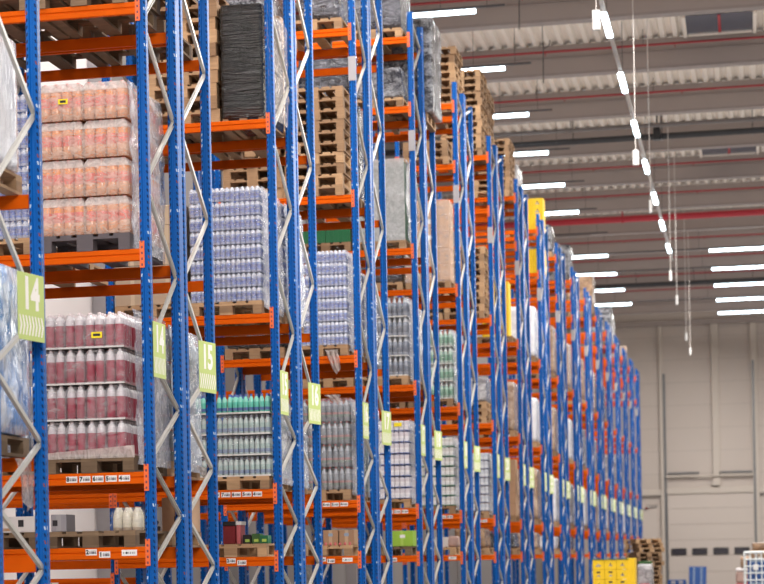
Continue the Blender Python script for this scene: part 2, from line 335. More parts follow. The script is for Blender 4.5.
def sign_mesh(num, w):
    mb = MB(); H = .48; mb.cbox(-.002, .002, -w/2, w/2, -H/2, H/2, 'sign', .0008)
    vs, fs = text_polys(num, .31, .013, .88)
    for side in (1, -1): mb.add([(side*.0032, x*side, y+.085) for x, y in vs], fs if side > 0 else [f[::-1] for f in fs], 'signwhite')
    n = 8; st = w*.93/n
    for i in range(n):
        y = -w*.465+i*st
        for side in (1, -1):
            P = [(y, .07), (y+st*.42, .07), (y+st*.95, 0), (y+st*.42, -.07), (y, -.07), (y+st*.45, 0)]
            mb.add([(side*.0032, p*side, q-.135) for p, q in P], [[0, 5, 2, 1], [5, 4, 3, 2]], 'signwhite')
    return mb.mesh('aisle_sign')
def beam(root, k, x, y, L, front, conns=True, tags=None):
    b = obj('beam', BEAM if front else cached('beamb', lambda: flip_y(BEAM)), root, (x, y, lev(k, L)))
    if conns and front:
        h = BAY/2
        obj('connector', CONN, b, (h-.0435+.019, -.020, -.05)); obj('connector', CONN, b, (-h+.0435-.019, -.020, -.05))
    return b
def flip_y(me):
    m = me.copy()
    for v in m.vertices: v.co.y = -v.co.y
    m.flip_normals(); return m
def rack(k, rear):
    nm = ORD[k] if k else 'nearest'
    if k == 0: lab = 'blue rack end at the left edge carrying the near green 14 sign'
    elif not rear: lab = f'blue and orange pallet rack, front half of the {nm} full row from the camera'
    else: lab = f'blue and orange pallet rack, back half of the {nm} full row from the camera'
    root = thing('pallet_rack', lab, 'pallet rack', (XE, A(k) + (B2 if rear else 0), 0), group='pallet racks along the main aisle')
    nb = 2 if k <= 2 or 4 <= k <= 7 else 1
    fy0, fy1 = (0, CC-B2) if rear else (0, FD)
    for i in range(nb+1 if (k <= 5 or not rear) else 1):
        obj('upright', UP, root, (-i*BAY, fy0, 0)); obj('upright', UP if rear else UPB, root, (-i*BAY, fy1, 0))
        if i == 0 or (i == 1 and k <= 5): braces(root, -i*BAY, fy1 if rear else fy0, fy0 if rear else fy1)
    for L in range(6):
        if rear and k in (4,) and L == 5: continue
        for i in range(nb):
            x = -(i+.5)*BAY; drop = (k == 2 and i == 1 and L == 0)
            b = beam(root, k, x, fy0-.02, L, True)
            if drop: b.location.z -= .21
            beam(root, k, x, fy1+(.02 if rear else .10), L, False, False)
            if not rear and k <= 6 and L < 2 and (i == 0 or (k == 2 and L == 0)):
                if L == 1:
                    if i: continue
                    n0 = 5 if k < 3 else 4
                    for q, dg in enumerate('45678'[:n0]): obj('location_tag', digit_tag(dg), b, (.709-q*.118, -.0265, -.052))
                else:
                    base = .34 if i == 0 else .05
                    obj('location_tag', digit_tag('1'), b, (base+.18, -.0265, -.062)); obj('location_tag', digit_tag('2'), b, (base+.06, -.0265, -.04))
                    if k in (1, 3, 5) : obj('location_tag', wide_tag(), b, (base+.4, -.0265, -.05))
    if k == 0 or k >= 1:
        num = str(14+k) if rear else str(13+k)
        w = .43 if rear else .385; tilt = math.radians(-9 if rear else -2)
        me = cached(('sign', num, w), lambda: sign_mesh(num, w))
        y = (fy1-.32) if rear else (fy0+.19)
        s = obj('aisle_sign', me, root, (.045 if rear else .056, y, EYE+1.853), (0, 0, tilt)); s['label'] = f'pale green sign with white {num} and arrows'
    if not rear and k >= 3:
        p = obj('placard', cached('plac', lambda: MB().cbox(-.05, .05, -.002, .002, -.16, .16, 'placard', .0008).mesh('placard')), root, (0, fy0-.042, EYE+6.5)); p['label'] = 'pale grey placard'
    return root
rack(0, True)
for k in range(1, NROW+1):
    rack(k, False); rack(k, True)

# ------------------------------------------------------------------ pallets and loads
def pallet_parts(w='wood'):
    key = ('pal', w)
    def f():
        deck = MB()
        for i, (y, ww) in enumerate(((-.4, .145), (-.195, .1), (0, .145), (.195, .1), (.4, .145))): pass
        for x, ww in ((-.3275, .145), (-.17, .1), (0, .145), (.17, .1), (.3275, .145)): deck.box(x-ww/2, x+ww/2, -.6, .6, .122, .144, w)
        for y in (-.5275, 0, .5275): deck.box(-.4, .4, y-.0725, y+.0725, .1, .122, w)
        blk = MB().box(-.05, .05, -.0725, .0725, .022, .1, w).mesh('block'); blk2 = MB().box(-.0725, .0725, -.0725, .0725, .022, .1, w).mesh('block')
        run = MB().box(-.05, .05, -.6, .6, 0, .022, w).mesh('bottom_board'); run2 = MB().box(-.0725, .0725, -.6, .6, 0, .022, w).mesh('bottom_board')
        return deck.mesh('deck'), blk, blk2, run, run2
    return cached(key, f)
def pallet_one(w='wood'):
    def f():
        mb = MB()
        for x, ww in ((-.3275, .145), (-.17, .1), (0, .145), (.17, .1), (.3275, .145)): mb.box(x-ww/2, x+ww/2, -.6, .6, .122, .144, w)
        for y in (-.5275, 0, .5275):
            mb.box(-.4, .4, y-.0725, y+.0725, .1, .122, w)
            for x, h in ((-.35, .05), (0, .0725), (.35, .05)): mb.box(x-h, x+h, y-.0725, y+.0725, .022, .1, w)
        for x, h in ((-.35, .05), (0, .0725), (.35, .05)): mb.box(x-h, x+h, -.6, .6, 0, .022, w)
        return mb.mesh('pallet')
    return cached(('pal1', w), f)
def pallet(loc, label, w='wood', detail=True, rz=0, group='pallets under the loads'):
    if not detail: return solid('pallet', pallet_one(w), label, 'pallet', loc, (0, 0, rz), group)
    r = thing('pallet', label, 'pallet', loc, (0, 0, rz), group); d, b, b2, ru, ru2 = pallet_parts(w)
    obj('deck', d, r)
    for x in (-.35, 0, .35):
        obj('bottom_board', ru2 if x == 0 else ru, r, (x, 0, 0))
        for y in (-.5275, 0, .5275): obj('block', b2 if x == 0 else b, r, (x, y, 0))
    return r
XR, XL = -5.544, -6.40          # right and left pallet place of a bay
def base(k, L, rear=False, left=False, back=False):
    """centre of a pallet place, on top of the beams"""
    y = A(k) + (CC+.05-.6 if rear else -.05+.6)
    return ((XL if left else XR) - (BAY if back else 0), y, lev(k, L))
def where(k, L, rear=False, left=False):
    return f"{SHELF[L]}, {ORD[k]} {'back' if rear else 'front'} rack" + (', left' if left else '')

def shell_wrap(w, d, h, mat, skirt=.05, sides=('R',), bulge=.012, seed=0, taper=.03):
    """loose sheet of film on the chosen sides of a load, with folds"""
    mb = MB()
    def sheet(fn, nu, nv):
        vs = [fn(i/nu, j/nv) for j in range(nv+1) for i in range(nu+1)]
        mb.add(vs, [(j*(nu+1)+i, j*(nu+1)+i+1, (j+1)*(nu+1)+i+1, (j+1)*(nu+1)+i) for j in range(nv) for i in range(nu)], mat, True)
    def disp(u, v, s): return bulge*(1.2+1.6*noise.noise(Vector((u*5+s+seed, v*9, seed*1.7))) + .8*noise.noise(Vector((u*14, v*20+s, seed))))
    if 'R' in sides: sheet(lambda u, v: (w/2+.006+max(0, disp(u, v, 0))-taper*max(0, v-.9)*8, -d/2+u*d, -skirt+v*(h+skirt)), 16, 26)
    if 'F' in sides: sheet(lambda u, v: (-w/2+u*w, -d/2-.006-max(0, disp(u, v, 5))*.6, -skirt+v*(h+skirt)), 14, 26)
    if 'B' in sides: sheet(lambda u, v: (-w/2+u*w, d/2+.006+max(0, disp(u, v, 9)), -skirt+v*(h+skirt)), 10, 12)
    return mb.mesh('stretch_film')
def film(loc, w, d, h, label, mat='sidefilm', sides=('R',), skirt=.08, seed=0, bulge=.012):
    return solid('stretch_film', shell_wrap(w, d, h, mat, skirt, sides, bulge, seed), label, 'stretch film', loc, group='stretch film on pallet loads')
def lump(w, d, h, mat, seed=0, amp=.02, nx=10, nz=16, rnd=.05):
    """wrapped load: rounded box with folds and bulges"""
    mb = MB(); ny = max(6, int(nx*d/w*.8))
    bm = bmesh.new(); bmesh.ops.create_cube(bm, size=1)
    bmesh.ops.subdivide_edges(bm, edges=bm.edges[:], cuts=9, use_grid_fill=True)
    for v in bm.verts:
        p = v.co.copy(); q = Vector((p.x*w, p.y*d, p.z*h))
        for ax, (sz) in enumerate((w, d, h)): pass
        # rounded corners
        c = Vector((max(-w/2+rnd, min(w/2-rnd, q.x)), max(-d/2+rnd, min(d/2-rnd, q.y)), max(-h/2+rnd, min(h/2-rnd, q.z)))); e = q-c
        if e.length > 1e-6: q = c + e.normalized()*min(rnd, e.length)
        k = 1+amp*2.2*noise.noise(Vector((q.x*3+seed, q.y*3, q.z*4))) if amp else 1
        q.x *= k; q.y *= k
        if abs(p.z) < .49: q.z += amp*.5*noise.noise(Vector((q.x*5, q.y*5+seed, q.z*3)))
        v.co = q + Vector((0, 0, h/2))
    bm.verts.index_update(); mb.add([v.co[:] for v in bm.verts], [[v.index for v in f.verts] for f in bm.faces], mat, True); bm.free()
    return mb.mesh('wrapped_load')
def wrapped(loc, w, d, h, mat, label, cat='wrapped load', seed=None, amp=.02, group='film wrapped pallet loads', rnd=.05):
    seed = seed if seed is not None else random.random()*50
    return solid('wrapped_load', lump(w, d, h, mat, seed, amp, rnd=rnd), label, cat, loc, group=group)
def stack(loc, n, desc, w='wood', rz=0, jitter=.02, group=None):
    for i in range(n):
        t = n-1-i
        lab = f"bare pallet, {ORD[t+1]} from the top, in {desc}" if t else f'bare pallet, topmost in {desc}'
        solid('pallet', pallet_one(w), lab, 'pallet', (loc[0]+random.uniform(-jitter, jitter), loc[1]+random.uniform(-jitter, jitter), loc[2]+i*.1445), (0, 0, rz+random.uniform(-.012, .012)), group or f'pallets in {desc}')

LAY = ['top', 'second', 'third', 'fourth', 'fifth', 'sixth', 'seventh', 'eighth', 'ninth']
COL2 = ['left', 'right']; COL4 = ['far left', 'centre left', 'centre right', 'far right']
def bottle_prof(kind):
    return dict(
        juice=([(.042, 0), (.049, .010), (.049, .100), (.0475, .106), (.0475, .2), (.049, .206), (.049, .248), (.043, .272), (.026, .293), (.014, .300), (.014, .305)]),
        red=([(.036, 0), (.0405, .01), (.0405, .20), (.0395, .225), (.034, .252), (.024, .272), (.014, .284), (.013, .29)]),
    )[kind]
def big_bottle(kind):
    def f():
        p = bottle_prof(kind); mat = 'juice' if kind == 'juice' else 'redb'
        body = MB().lathe(p, 0, 0, mat, 12).mesh('bottle')
        if kind == 'juice':
            lab = MB().lathe([(.0485, .11), (.0492, .114), (.0492, .194), (.0485, .198)], 0, 0, 'juicelabel', 12).mesh('label'); cap = MB().lathe([(.0155, .298), (.0165, .302), (.0165, .322), (.014, .325)], 0, 0, 'juicecap', 8).mesh('cap')
        else:
            lab = MB().lathe([(.0406, .02), (.0412, .024), (.0412, .196), (.0406, .20)], 0, 0, 'redlabel', 12).mesh('label'); cap = MB().lathe([(.0145, .284), (.0155, .288), (.0155, .305), (.013, .308)], 0, 0, 'whitecap', 8).mesh('cap')
        return body, lab, cap
    return cached(('bb', kind), f)
def pack_film(kind, w, d, h):
    """shrink film: a thin pillow hugging the pack"""
    def f():
        mb = MB(); n = 14; rows = [(0, .0), (.03, .006), (.3, .008), (.55, .006), (.75, .006), (.86, -.006), (.97, -.028)]
        vs = []; per = []
        for i in range(n): per.append((-w/2+w*i/n, -d/2))
        for i in range(6): per.append((w/2, -d/2+d*i/6))
        for i in range(n): per.append((w/2-w*i/n, d/2))
        for i in range(6): per.append((-w/2, d/2-d*i/6))
        for t, o in rows:
            for i, (x, y) in enumerate(per):
                k = .004*noise.noise(Vector((x*22, y*22, t*9))); sx = (1+2*(o+k)/w); sy = (1+2*(o+k)/d); vs.append((x*sx, y*sy, t*h))
        m = len(per); fs = [(j*m+i, j*m+(i+1) % m, (j+1)*m+(i+1) % m, (j+1)*m+i) for j in range(len(rows)-1) for i in range(m)]
        fm = 'film' if kind == 'juice' else 'frontfilm' if kind == 'red' else 'thinfilm'
        if kind == 'juice': mb.add(vs, fs[:4*m], fm, True); mb.add(vs, fs[4*m:], 'haze', True)
        else: mb.add(vs, fs, fm, True)
        return mb.mesh('shrink_film')
    return cached(('pf', kind, w, d, h), f)
def big_pack(kind, nx, ny, p, loc, label, group, h):
    r = thing('drinks_pack', label, 'drinks pack', loc, group=group); body, lab, cap = big_bottle(kind)
    for j in range(ny):
        for i in range(nx):
            b = obj('bottle', body, r, ((i-(nx-1)/2)*p, (j-(ny-1)/2)*p, .002), (0, 0, random.uniform(0, 6)))
            obj('label', lab, b); obj('cap', cap, b)
    obj('shrink_film', pack_film(kind, nx*p, ny*p, h), r)
    if kind == 'red': obj('tray', cached(('tr', nx, ny), lambda: tray_mesh(nx*p, ny*p, p)), r, (0, 0, .001))
    return r
def tray_mesh(w, d, p):
    mb = MB(); mb.box(-w/2-.003, w/2+.003, -d/2-.003, d/2+.003, -.001, .001, 'tray'); mb.box(-w/2-.004, w/2+.004, -d/2-.005, -d/2-.003, -.001, .014, 'whitetray'); return mb.mesh('tray')
PROF = {  # small bottles: radius, height, outline
    'water': (.029, .15, [(.025, 0), (.029, .006), (.029, .05), (.0275, .055), (.0275, .085), (.029, .09), (.0285, .118), (.022, .136), (.013, .145), (.012, .152)]),
    'teal': (.0285, .215, [(.024, 0), (.0285, .008), (.0285, .135), (.026, .158), (.0155, .182), (.0145, .187), (.0145, .213)]),
    'cola': (.041, .30, [(.034, 0), (.041, .01), (.041, .17), (.035, .21), (.018, .26), (.014, .275), (.016, .277), (.016, .298)]),
}
PROF['glassb'] = PROF['teal']; PROF['blueb'] = PROF['cola']; PROF['greenb'] = PROF['cola']
def small_pack(mat, nx, ny, p, tray=None, square=False, H=.17):
    """one pack as it shows from the aisle: outer bottles only"""
    def f():
        mb = MB()
        for j in range(ny):
            for i in range(nx):
                if 0 < i < nx-1 and j > 0: continue
                x, y = (i-(nx-1)/2)*p, (j-(ny-1)/2)*p
                if square: mb.cbox(x-p*.46, x+p*.46, y-p*.46, y+p*.46, .002, H-.012, mat, .012)
                else: mb.lathe(PROF[mat][2], x, y, mat, 8)
        w, d = nx*p, ny*p
        if mat in ('water', 'cola', 'blueb', 'greenb', 'glassb'):
            fm = 'packfilm' if mat == 'water' else 'thinfilm'; rows = [(0, -.002), (.06, .004), (.5, .005), (.8, .004), (.93, -.012), (1.0, -.03)]; N = 12; vs = []
            for t, o in rows:
                for i in range(N+1): vs.append((-w/2+w*i/N + (o if i == N else 0), -d/2-o+.0015*math.sin(i*2.6), t*H))
                for i in range(1, 5): vs.append((w/2+o, -d/2-o+d*i/4, t*H))
            m = N+5; mb.add(vs, [(j*m+i, j*m+i+1, (j+1)*m+i+1, (j+1)*m+i) for j in range(len(rows)-1) for i in range(m-1)], fm, True)
        if tray: mb.box(-w/2-.004, w/2+.004, -d/2-.004, d/2+.004, -.001, .001, tray); mb.box(-w/2-.004, w/2+.004, -d/2-.006, -d/2-.003, -.001, .016, tray)
        return mb.mesh('drinks_pack')
    return cached(('sp', mat, nx, ny, tray), f)
def film_pack_mesh(mat, nx, ny, p, h, tray=None):
    """pack drawn tight under film: bottle flutes pushed out of a pillow"""
    return small_pack(mat, nx, ny, p, tray)
LAST = {}
def load(k, L, rear, left, mat, nx, ny, p, layers, pitch, what, deep=2, tray=None, top=None, square=False, woodk='wood', detail=None, filmmat='sidefilm', topwhat=None, x0=0, back=False, sides=('R',), pallet_h=True):
    """pallet + two packs per layer across the front + packs behind the right one + film on the open side"""
    bx, by, bz = base(k, L, rear, left, back); bx += x0; W = where(k, L, rear, left)
    pallet((bx, by, bz), f'pallet under the {what}s, {W}', woodk, k <= 4 if detail is None else detail)
    z0 = bz+.146; w, d = nx*p, ny*p
    for j in range(layers):
        t = layers-1-j; mt = top if (top and t == 0) else mat; wh = topwhat if (top and t == 0 and topwhat) else what
        me = small_pack(mt, nx, ny, p, tray, square, pitch-.004)
        for i in range(2):
            LAST[(j, i)] = solid('drinks_pack', me, f'{wh}, {LAY[t]} layer, {COL2[i]}, {W}', 'drinks pack', (bx+(i-.5)*w, by-.585+d/2, z0+j*pitch), group=f'{what}s on the {W}')
        for q in range(1, deep):
            solid('drinks_pack', me, f'{wh}, {LAY[t]} layer, behind the right one, {W}', 'drinks pack', (bx+.5*w, by-.585+d/2+q*(d+.004), z0+j*pitch), group=f'{what}s on the {W}')
    if filmmat: film((bx, by, z0), max(2*w, .78)+.01, 1.19, layers*pitch, f'stretch film beside the {what}s, {W}', filmmat, sides, seed=k*3+L, bulge=.014)

# --- first row, third shelf: orange drinks
bx, by, bz = base(1, 2); z0 = bz+.146
pallet((bx, by, bz), 'grey painted pallet under the orange drinks in the first front rack', 'paintwood')
p = .0985
for j in range(4):
    t = 3-j
    for i in range(2):
        r = big_pack('juice', 4, 3, p, (bx+(i-.5)*4*p, by-.59+1.5*p, z0+j*.331), f'shrink-wrapped pack of orange drink bottles, {LAY[t]} layer, {COL2[i]} pack at the front', 'orange drink packs', .331)
        if t == 0 and i == 0:
            s = MB().box(-.043, .043, -.001, .001, -.022, .022, 'stickyellow'); s.box(-.026, .026, -.0018, -.0011, -.011, .011, 'ink'); q = obj('sticker', s.mesh('sticker'), r, (.025, -1.5*p-.012, .165)); q['label'] = 'yellow barcode sticker'
    def side_pack():
        mb = MB()
        for jj in range(3): mb.lathe(bottle_prof('juice'), 1.5*p, (jj-1)*p, 'juice', 10); mb.lathe([(.0492, .11), (.0492, .198)], 1.5*p, (jj-1)*p, 'juicelabel', 10); mb.lathe([(.016, .298), (.016, .325)], 1.5*p, (jj-1)*p, 'juicecap', 8)
        mb.box(-2*p, 1.5*p, -1.5*p, 1.5*p, 0, .24, 'juice'); return mb.mesh('drinks_pack')
    for q in range(1, 4):
        solid('drinks_pack', cached('sideorange', side_pack), f'orange drinks pack on the open side, {LAY[t]} layer, {ORD[q+1]} pack back', 'drinks pack', (bx+2*p, by-.59+1.5*p+q*(3*p+.002), z0+j*.331), group='orange drink packs')
film((bx, by, z0), .80, 1.2, 1.32, 'clear stretch film over the open side of the orange drinks load', 'sidefilm', ('R',), .13, 3, .016)
# --- first row, second shelf: red labelled bottles
bx, by, bz = base(1, 1); z0 = bz+.146; p = .0855
pallet((bx, by, bz), 'worn brown pallet under the red labelled bottles in the first front rack', 'oldwood')
bx -= .03
for j in range(4):
    t = 3-j
    for i in range(4):
        r = big_pack('red', 2, 3, p, (bx+(i-1.5)*(2*p+.008), by-.585+1.5*p, z0+j*.3115), f'pack of bottles with crimson labels, {LAY[t]} layer, {COL4[i]} at the front', 'red labelled bottle packs', .308)
        if t == 0 and i == 2:
            s = MB().box(-.048, .048, -.001, .001, -.026, .026, 'stickyellow'); s.box(-.032, .032, -.0018, -.0011, -.009, .012, 'ink'); q = obj('sticker', s.mesh('sticker'), r, (.03, -1.5*p-.013, .11)); q['label'] = 'yellow barcode sticker'
    def side_red():
        mb = MB()
        for jj in range(3):
            for ii in (0, 1): mb.lathe(bottle_prof('red'), (ii-.5)*p, (jj-1)*p, 'redb', 10); mb.lathe([(.0412, .03), (.0412, .20)], (ii-.5)*p, (jj-1)*p, 'redlabel', 10); mb.lathe([(.0155, .284), (.0155, .308)], (ii-.5)*p, (jj-1)*p, 'whitecap', 8)
        mb.box(-p, p, -1.5*p, 1.5*p, -.001, .001, 'tray'); return mb.mesh('drinks_pack')
    for q in range(1, 4):
        solid('drinks_pack', cached('sidered', side_red), f'crimson labelled bottle pack on the open side, {LAY[t]} layer, {ORD[q+1]} pack back', 'drinks pack', (bx+1.5*(2*p+.008), by-.585+1.5*p+q*(3*p+.01), z0+j*.3115), group='red labelled bottle packs')
film((bx+.045, by, z0), .80, 1.2, 1.26, 'clear stretch film over the open side of the red labelled bottles', 'sidefilm', ('R',), .08, 11, .012)
# loose film band low on the front of the red load
mb = MB(); n = 12
vs = [(-.4+.8*i/n, -.603-.004*(i % 2), z) for z in (-.02, .035) for i in range(n+1)]
vs = [(x, y, z+(.05*(x+.4)/.8 if z > 0 else 0)) for x, y, z in vs]
mb.add(vs, [(i, i+1, n+2+i, n+1+i) for i in range(n)], 'tail', True)
solid('stretch_film', mb.mesh('stretch_film'), 'twisted band of clear film across the foot of the red labelled bottles', 'stretch film', (bx+.04, by, z0))

# --- first row: the left places, water and blue bottles seen past the near posts
load(1, 2, False, True, 'water', 7, 8, .0565, 8, .157, 'blue water pack', 1, filmmat=None)
load(1, 1, False, True, 'blueb', 5, 6, .079, 4, .312, 'slate blue bottle pack', 1, filmmat=None)
# fourth shelf: bare pallets with stacked pallets above
for lf in (0, 1):
    b = base(1, 3, False, bool(lf)); stack(b, 3, 'the left pile high in the first front rack' if lf else 'the right pile high in the first front rack', 'oldwood')
    b = base(1, 3, True, bool(lf)); stack(b, 1, 'the back rack of the first row, fourth shelf, left' if lf else 'the back rack of the first row, fourth shelf, right', 'oldwood')
b = base(1, 2, True, True); stack(b, 1, 'the back rack of the first row, third shelf', 'wood')
# lowest shelf of row 1
b = base(1, 0); pallet(b, 'worn brown pallet carrying a grey box and cream jugs, lowest shelf', 'oldwood')
solid('carton', MB().cbox(-.07, .07, -.14, .14, 0, .15, 'greycarton', .004).box(-.055, -.01, -.1412, -.1405, .05, .1, 'ink').mesh('carton'), 'small grey carton with a dark print on the worn pallet', 'carton', (-5.845, A(1)+.15, b[2]+.145))
r = thing('jug_pack', 'shrink-wrapped six pack of cream jugs on the worn pallet', 'drinks pack', (-5.265, A(1)+.2, b[2]+.145))
jm = MB().lathe([(.036, 0), (.043, .01), (.043, .12), (.03, .165), (.017, .19), (.017, .205)], 0, 0, 'jug', 10).mesh('jug')
for i in range(3):
    for j in range(2): obj('jug', jm, r, ((i-1)*.086, (j-.5)*.086, 0))
obj('shrink_film', pack_film('jugs', .262, .176, .205), r)
b = base(1, 0, False, True); pallet(b, 'brown pallet under a long white carton at the left edge, lowest shelf', 'oldwood')
solid('carton', MB().cbox(-.25, .25, -.2, .2, 0, .14, 'whitecarton', .004).box(.1, .15, -.2012, -.2005, .05, .11, 'ink').box(-.2, .03, -.2012, -.2005, .015, .04, 'palecarton').mesh('carton'), 'long low white carton on the pallet at the left edge', 'carton', (b[0]+.09, A(1)+.2, b[2]+.145))
b = (XR-.3, A(1)+.55+BAY*0, 1.42)
# first row back rack
load(1, 1, True, False, 'cola', 5, 7, .079, 4, .312, 'smoky green bottle pack', 2, filmmat='bluefilm', sides=('R',))
b = base(1, 0, True); pallet(b, 'pale pallet with a brown carton and dark oddments in the first back rack', 'wood')
solid('carton', MB().cbox(-.14, .14, -.2, .2, 0, .33, 'palecarton', .004).box(-.02, .1, -.2012, -.2005, .22, .25, 'sackred').box(-.02, .08, -.2012, -.2005, .1, .15, 'ink').mesh('carton'), 'upright tan carton with red and black print, first back rack', 'carton', (-5.27, A(1)+2.2, b[2]+.145))
mb = MB().cbox(-.2, .2, -.1, .1, 0, .06, 'black', .01)
for i in range(5): mb.tube((-.15+i*.075, -.04, .03), (-.12+i*.075, .03, .12-.02*(i % 3)), .025, 'black', 8)
solid('toolbox', mb.mesh('toolbox'), 'low black tray of dark parts on the first back rack', 'tray', (-5.6, A(1)+1.8, b[2]+.145))

# --- half rack at the left edge
wrapped((XR+.0, 16.73-.55, lev(0, 2)+.146), .82, 1.1, .98, 'whitewrap', 'white film wrapped load on a pallet at the left edge, upper', amp=.012)
pallet((XR, 16.73-.55, lev(0, 2)), 'tan pallet under the white wrapped load at the left edge', 'wood')
wrapped((XR, 16.73-.5, lev(0, 1)+.146), .86, 1.2, 1.22, 'bluewrap', 'pale blue film wrapped load behind the near 14 sign', amp=.018)
pallet((XR, 16.73-.5, lev(0, 1)), 'pallet with a torn label under the blue wrapped load at the left edge', 'oldwood')
def tail_mesh(w, h, seed):
    mb = MB(); nu, nv = 8, 14; vs = []
    for j in range(nv+1):
        for i in range(nu+1):
            u, v = i/nu-.5, j/nv; sp = w*(1-.35*v)*(1+.25*noise.noise(Vector((seed, v*3, 0))))
            vs.append((.02*math.sin(u*16+v*3+seed), u*sp+.08*v*math.sin(seed), -v*h*(1-.25*abs(u)*2)))
    mb.add(vs, [(j*(nu+1)+i, j*(nu+1)+i+1, (j+1)*(nu+1)+i+1, (j+1)*(nu+1)+i) for j in range(nv) for i in range(nu)], 'tail', True); return mb.mesh('film_tail')
solid('film_tail', tail_mesh(.42, .38, 1.0), 'loose tail of film hanging below the blue wrapped load at the left edge', 'stretch film', (-5.09, 16.55, lev(0, 1)-.02))
solid('film_tail', tail_mesh(.3, .1, 2.3), 'ragged film edge hanging under the bluish load of the first back rack', 'stretch film', (-5.06, A(1)+2.25, lev(1, 1)+.12))
t_ = tail_mesh(.18, .33, 4.1)
solid('film_tail', t_, 'scrap of clear film hanging below the water packs of the third row', 'stretch film', (-5.36, A(3)-.062, lev(3, 2)+.08), (0, 0, math.pi/2))
solid('film_tail', tail_mesh(.2, .12, 5.1), 'short scrap of film above the smoky bottles of the third row', 'stretch film', (-5.36, A(3)-.075, lev(3, 1)+1.40), (0, 0, math.pi/2))

# --- second row
load(2, 2, False, False, 'water', 7, 9, .0565, 8, .157, 'blue water pack', 2, filmmat='sidefilm')
s = MB().box(-.05, .05, -.001, .001, -.022, .022, 'white'); s.box(-.034, .034, -.0018, -.0011, -.008, .008, 'barcode'); q = obj('sticker', s.mesh('sticker'), LAST[(7, 1)], (.08, -.24, .09)); q['label'] = 'small white printed label'
load(2, 1, False, False, 'glassb', 7, 10, .0595, 4, .229, x0=.045, what='pale glass bottle pack', deep=2, tray='whitetray', top='teal', topwhat='turquoise bottle pack')
bx, by, bz = base(2, 3); bx = -5.315; hp = pallet((bx, by, bz), 'narrow pallet under the black wrapped load, second front rack', 'wood'); hp.scale = (.57, .96, 1)
wrapped((bx+.0, by, bz+.012), .50, 1.2, 1.27, 'blackwrap', 'tall black stretch-wrapped load on the fourth shelf of the second front rack', amp=.008, seed=3)
film((bx+.02, by, bz+.1), .50, 1.2, 1.16, 'creased silvery film on the open side of the black wrapped load', 'film', ('R',), .05, 21, .02)
stack((-5.99, base(2, 3)[1], base(2, 3)[2]), 10, 'the stack left of the black load')
b = base(2, 2, False, True); pallet(b, 'pallet under taupe cartons left of the blue water packs, second row')
for j in range(5):
    for i in range(2): solid('carton', MB().cbox(-.195, .195, -.58, .58, .001, .218, 'tancarton', .005).mesh('carton') if (i, j) == (0, 0) else cached('tanc', lambda: MB().cbox(-.195, .195, -.58, .58, .001, .218, 'tancarton', .005).mesh('carton')), f'taupe carton, {LAY[4-j]} layer, {COL2[i]}, left of the blue water packs', 'carton', (b[0]-.2+.4*i, b[1], b[2]+.146+j*.22), group='taupe cartons')
b = base(2, 1, False, True); pallet(b, 'pallet left of the turquoise bottles, second row')
wrapped((b[0], b[1], b[2]+.146), .8, 1.18, 1.1, 'bluewrap', 'pale blue wrapped load left of the turquoise bottles', amp=.015)
b = base(2, 0); pallet(b, 'pale new pallet with green boxes and a red crate, lowest shelf of the second row', 'wood')
solid('crate', MB().cbox(-.07, .07, -.15, .15, 0, .2, 'darkred', .006).cbox(-.072, .072, -.152, .152, .2, .25, 'black', .006).mesh('crate'), 'dark red crate with a black lid on the pale pallet', 'crate', (-5.6, A(2)+.3, b[2]+.145))
solid('carton', MB().cbox(-.024, .024, -.12, .12, 0, .21, 'sackred', .004).cbox(-.035, .035, -.125, .125, .21, .25, 'white', .004).mesh('carton'), 'slim red and white carton beside the dark red crate', 'carton', (-5.50, A(2)+.3, b[2]+.145))
for i, (x, h, m, lab) in enumerate(((-5.40, .10, 'black', 'small black box on the pale pallet'), (-5.30, .11, 'dgreen', 'taller dark green box on the pale pallet'), (-5.21, .09, 'green', 'low bright green box at the right of the pale pallet'))):
    solid('carton', MB().cbox(-.045, .045, -.1, .1, 0, h, m, .004).box(-.02, .03, -.1012, -.1005, .02, .05, 'limebox').mesh('carton'), lab, 'carton', (x, A(2)+.25, b[2]+.145))
# second row back rack
load(2, 2, True, False, 'water', 7, 9, .0565, 8, .157, 'blue water pack', 2, filmmat='bluefilm')
load(2, 1, True, False, 'blueb', 5, 7, .079, 2, .312, 'slate blue bottle pack', 2, filmmat='bluefilm')
b = base(2, 0, True); pallet(b, 'bare pallet on the lowest shelf of the second back rack', 'wood')
b = base(2, 1, True, True); pallet(b, 'pallet with low white film parcel, second back rack', 'oldwood')
wrapped((b[0], b[1], b[2]+.146), .75, 1.1, .35, 'whitewrap', 'low white wrapped parcel behind the turquoise bottles', amp=.03)

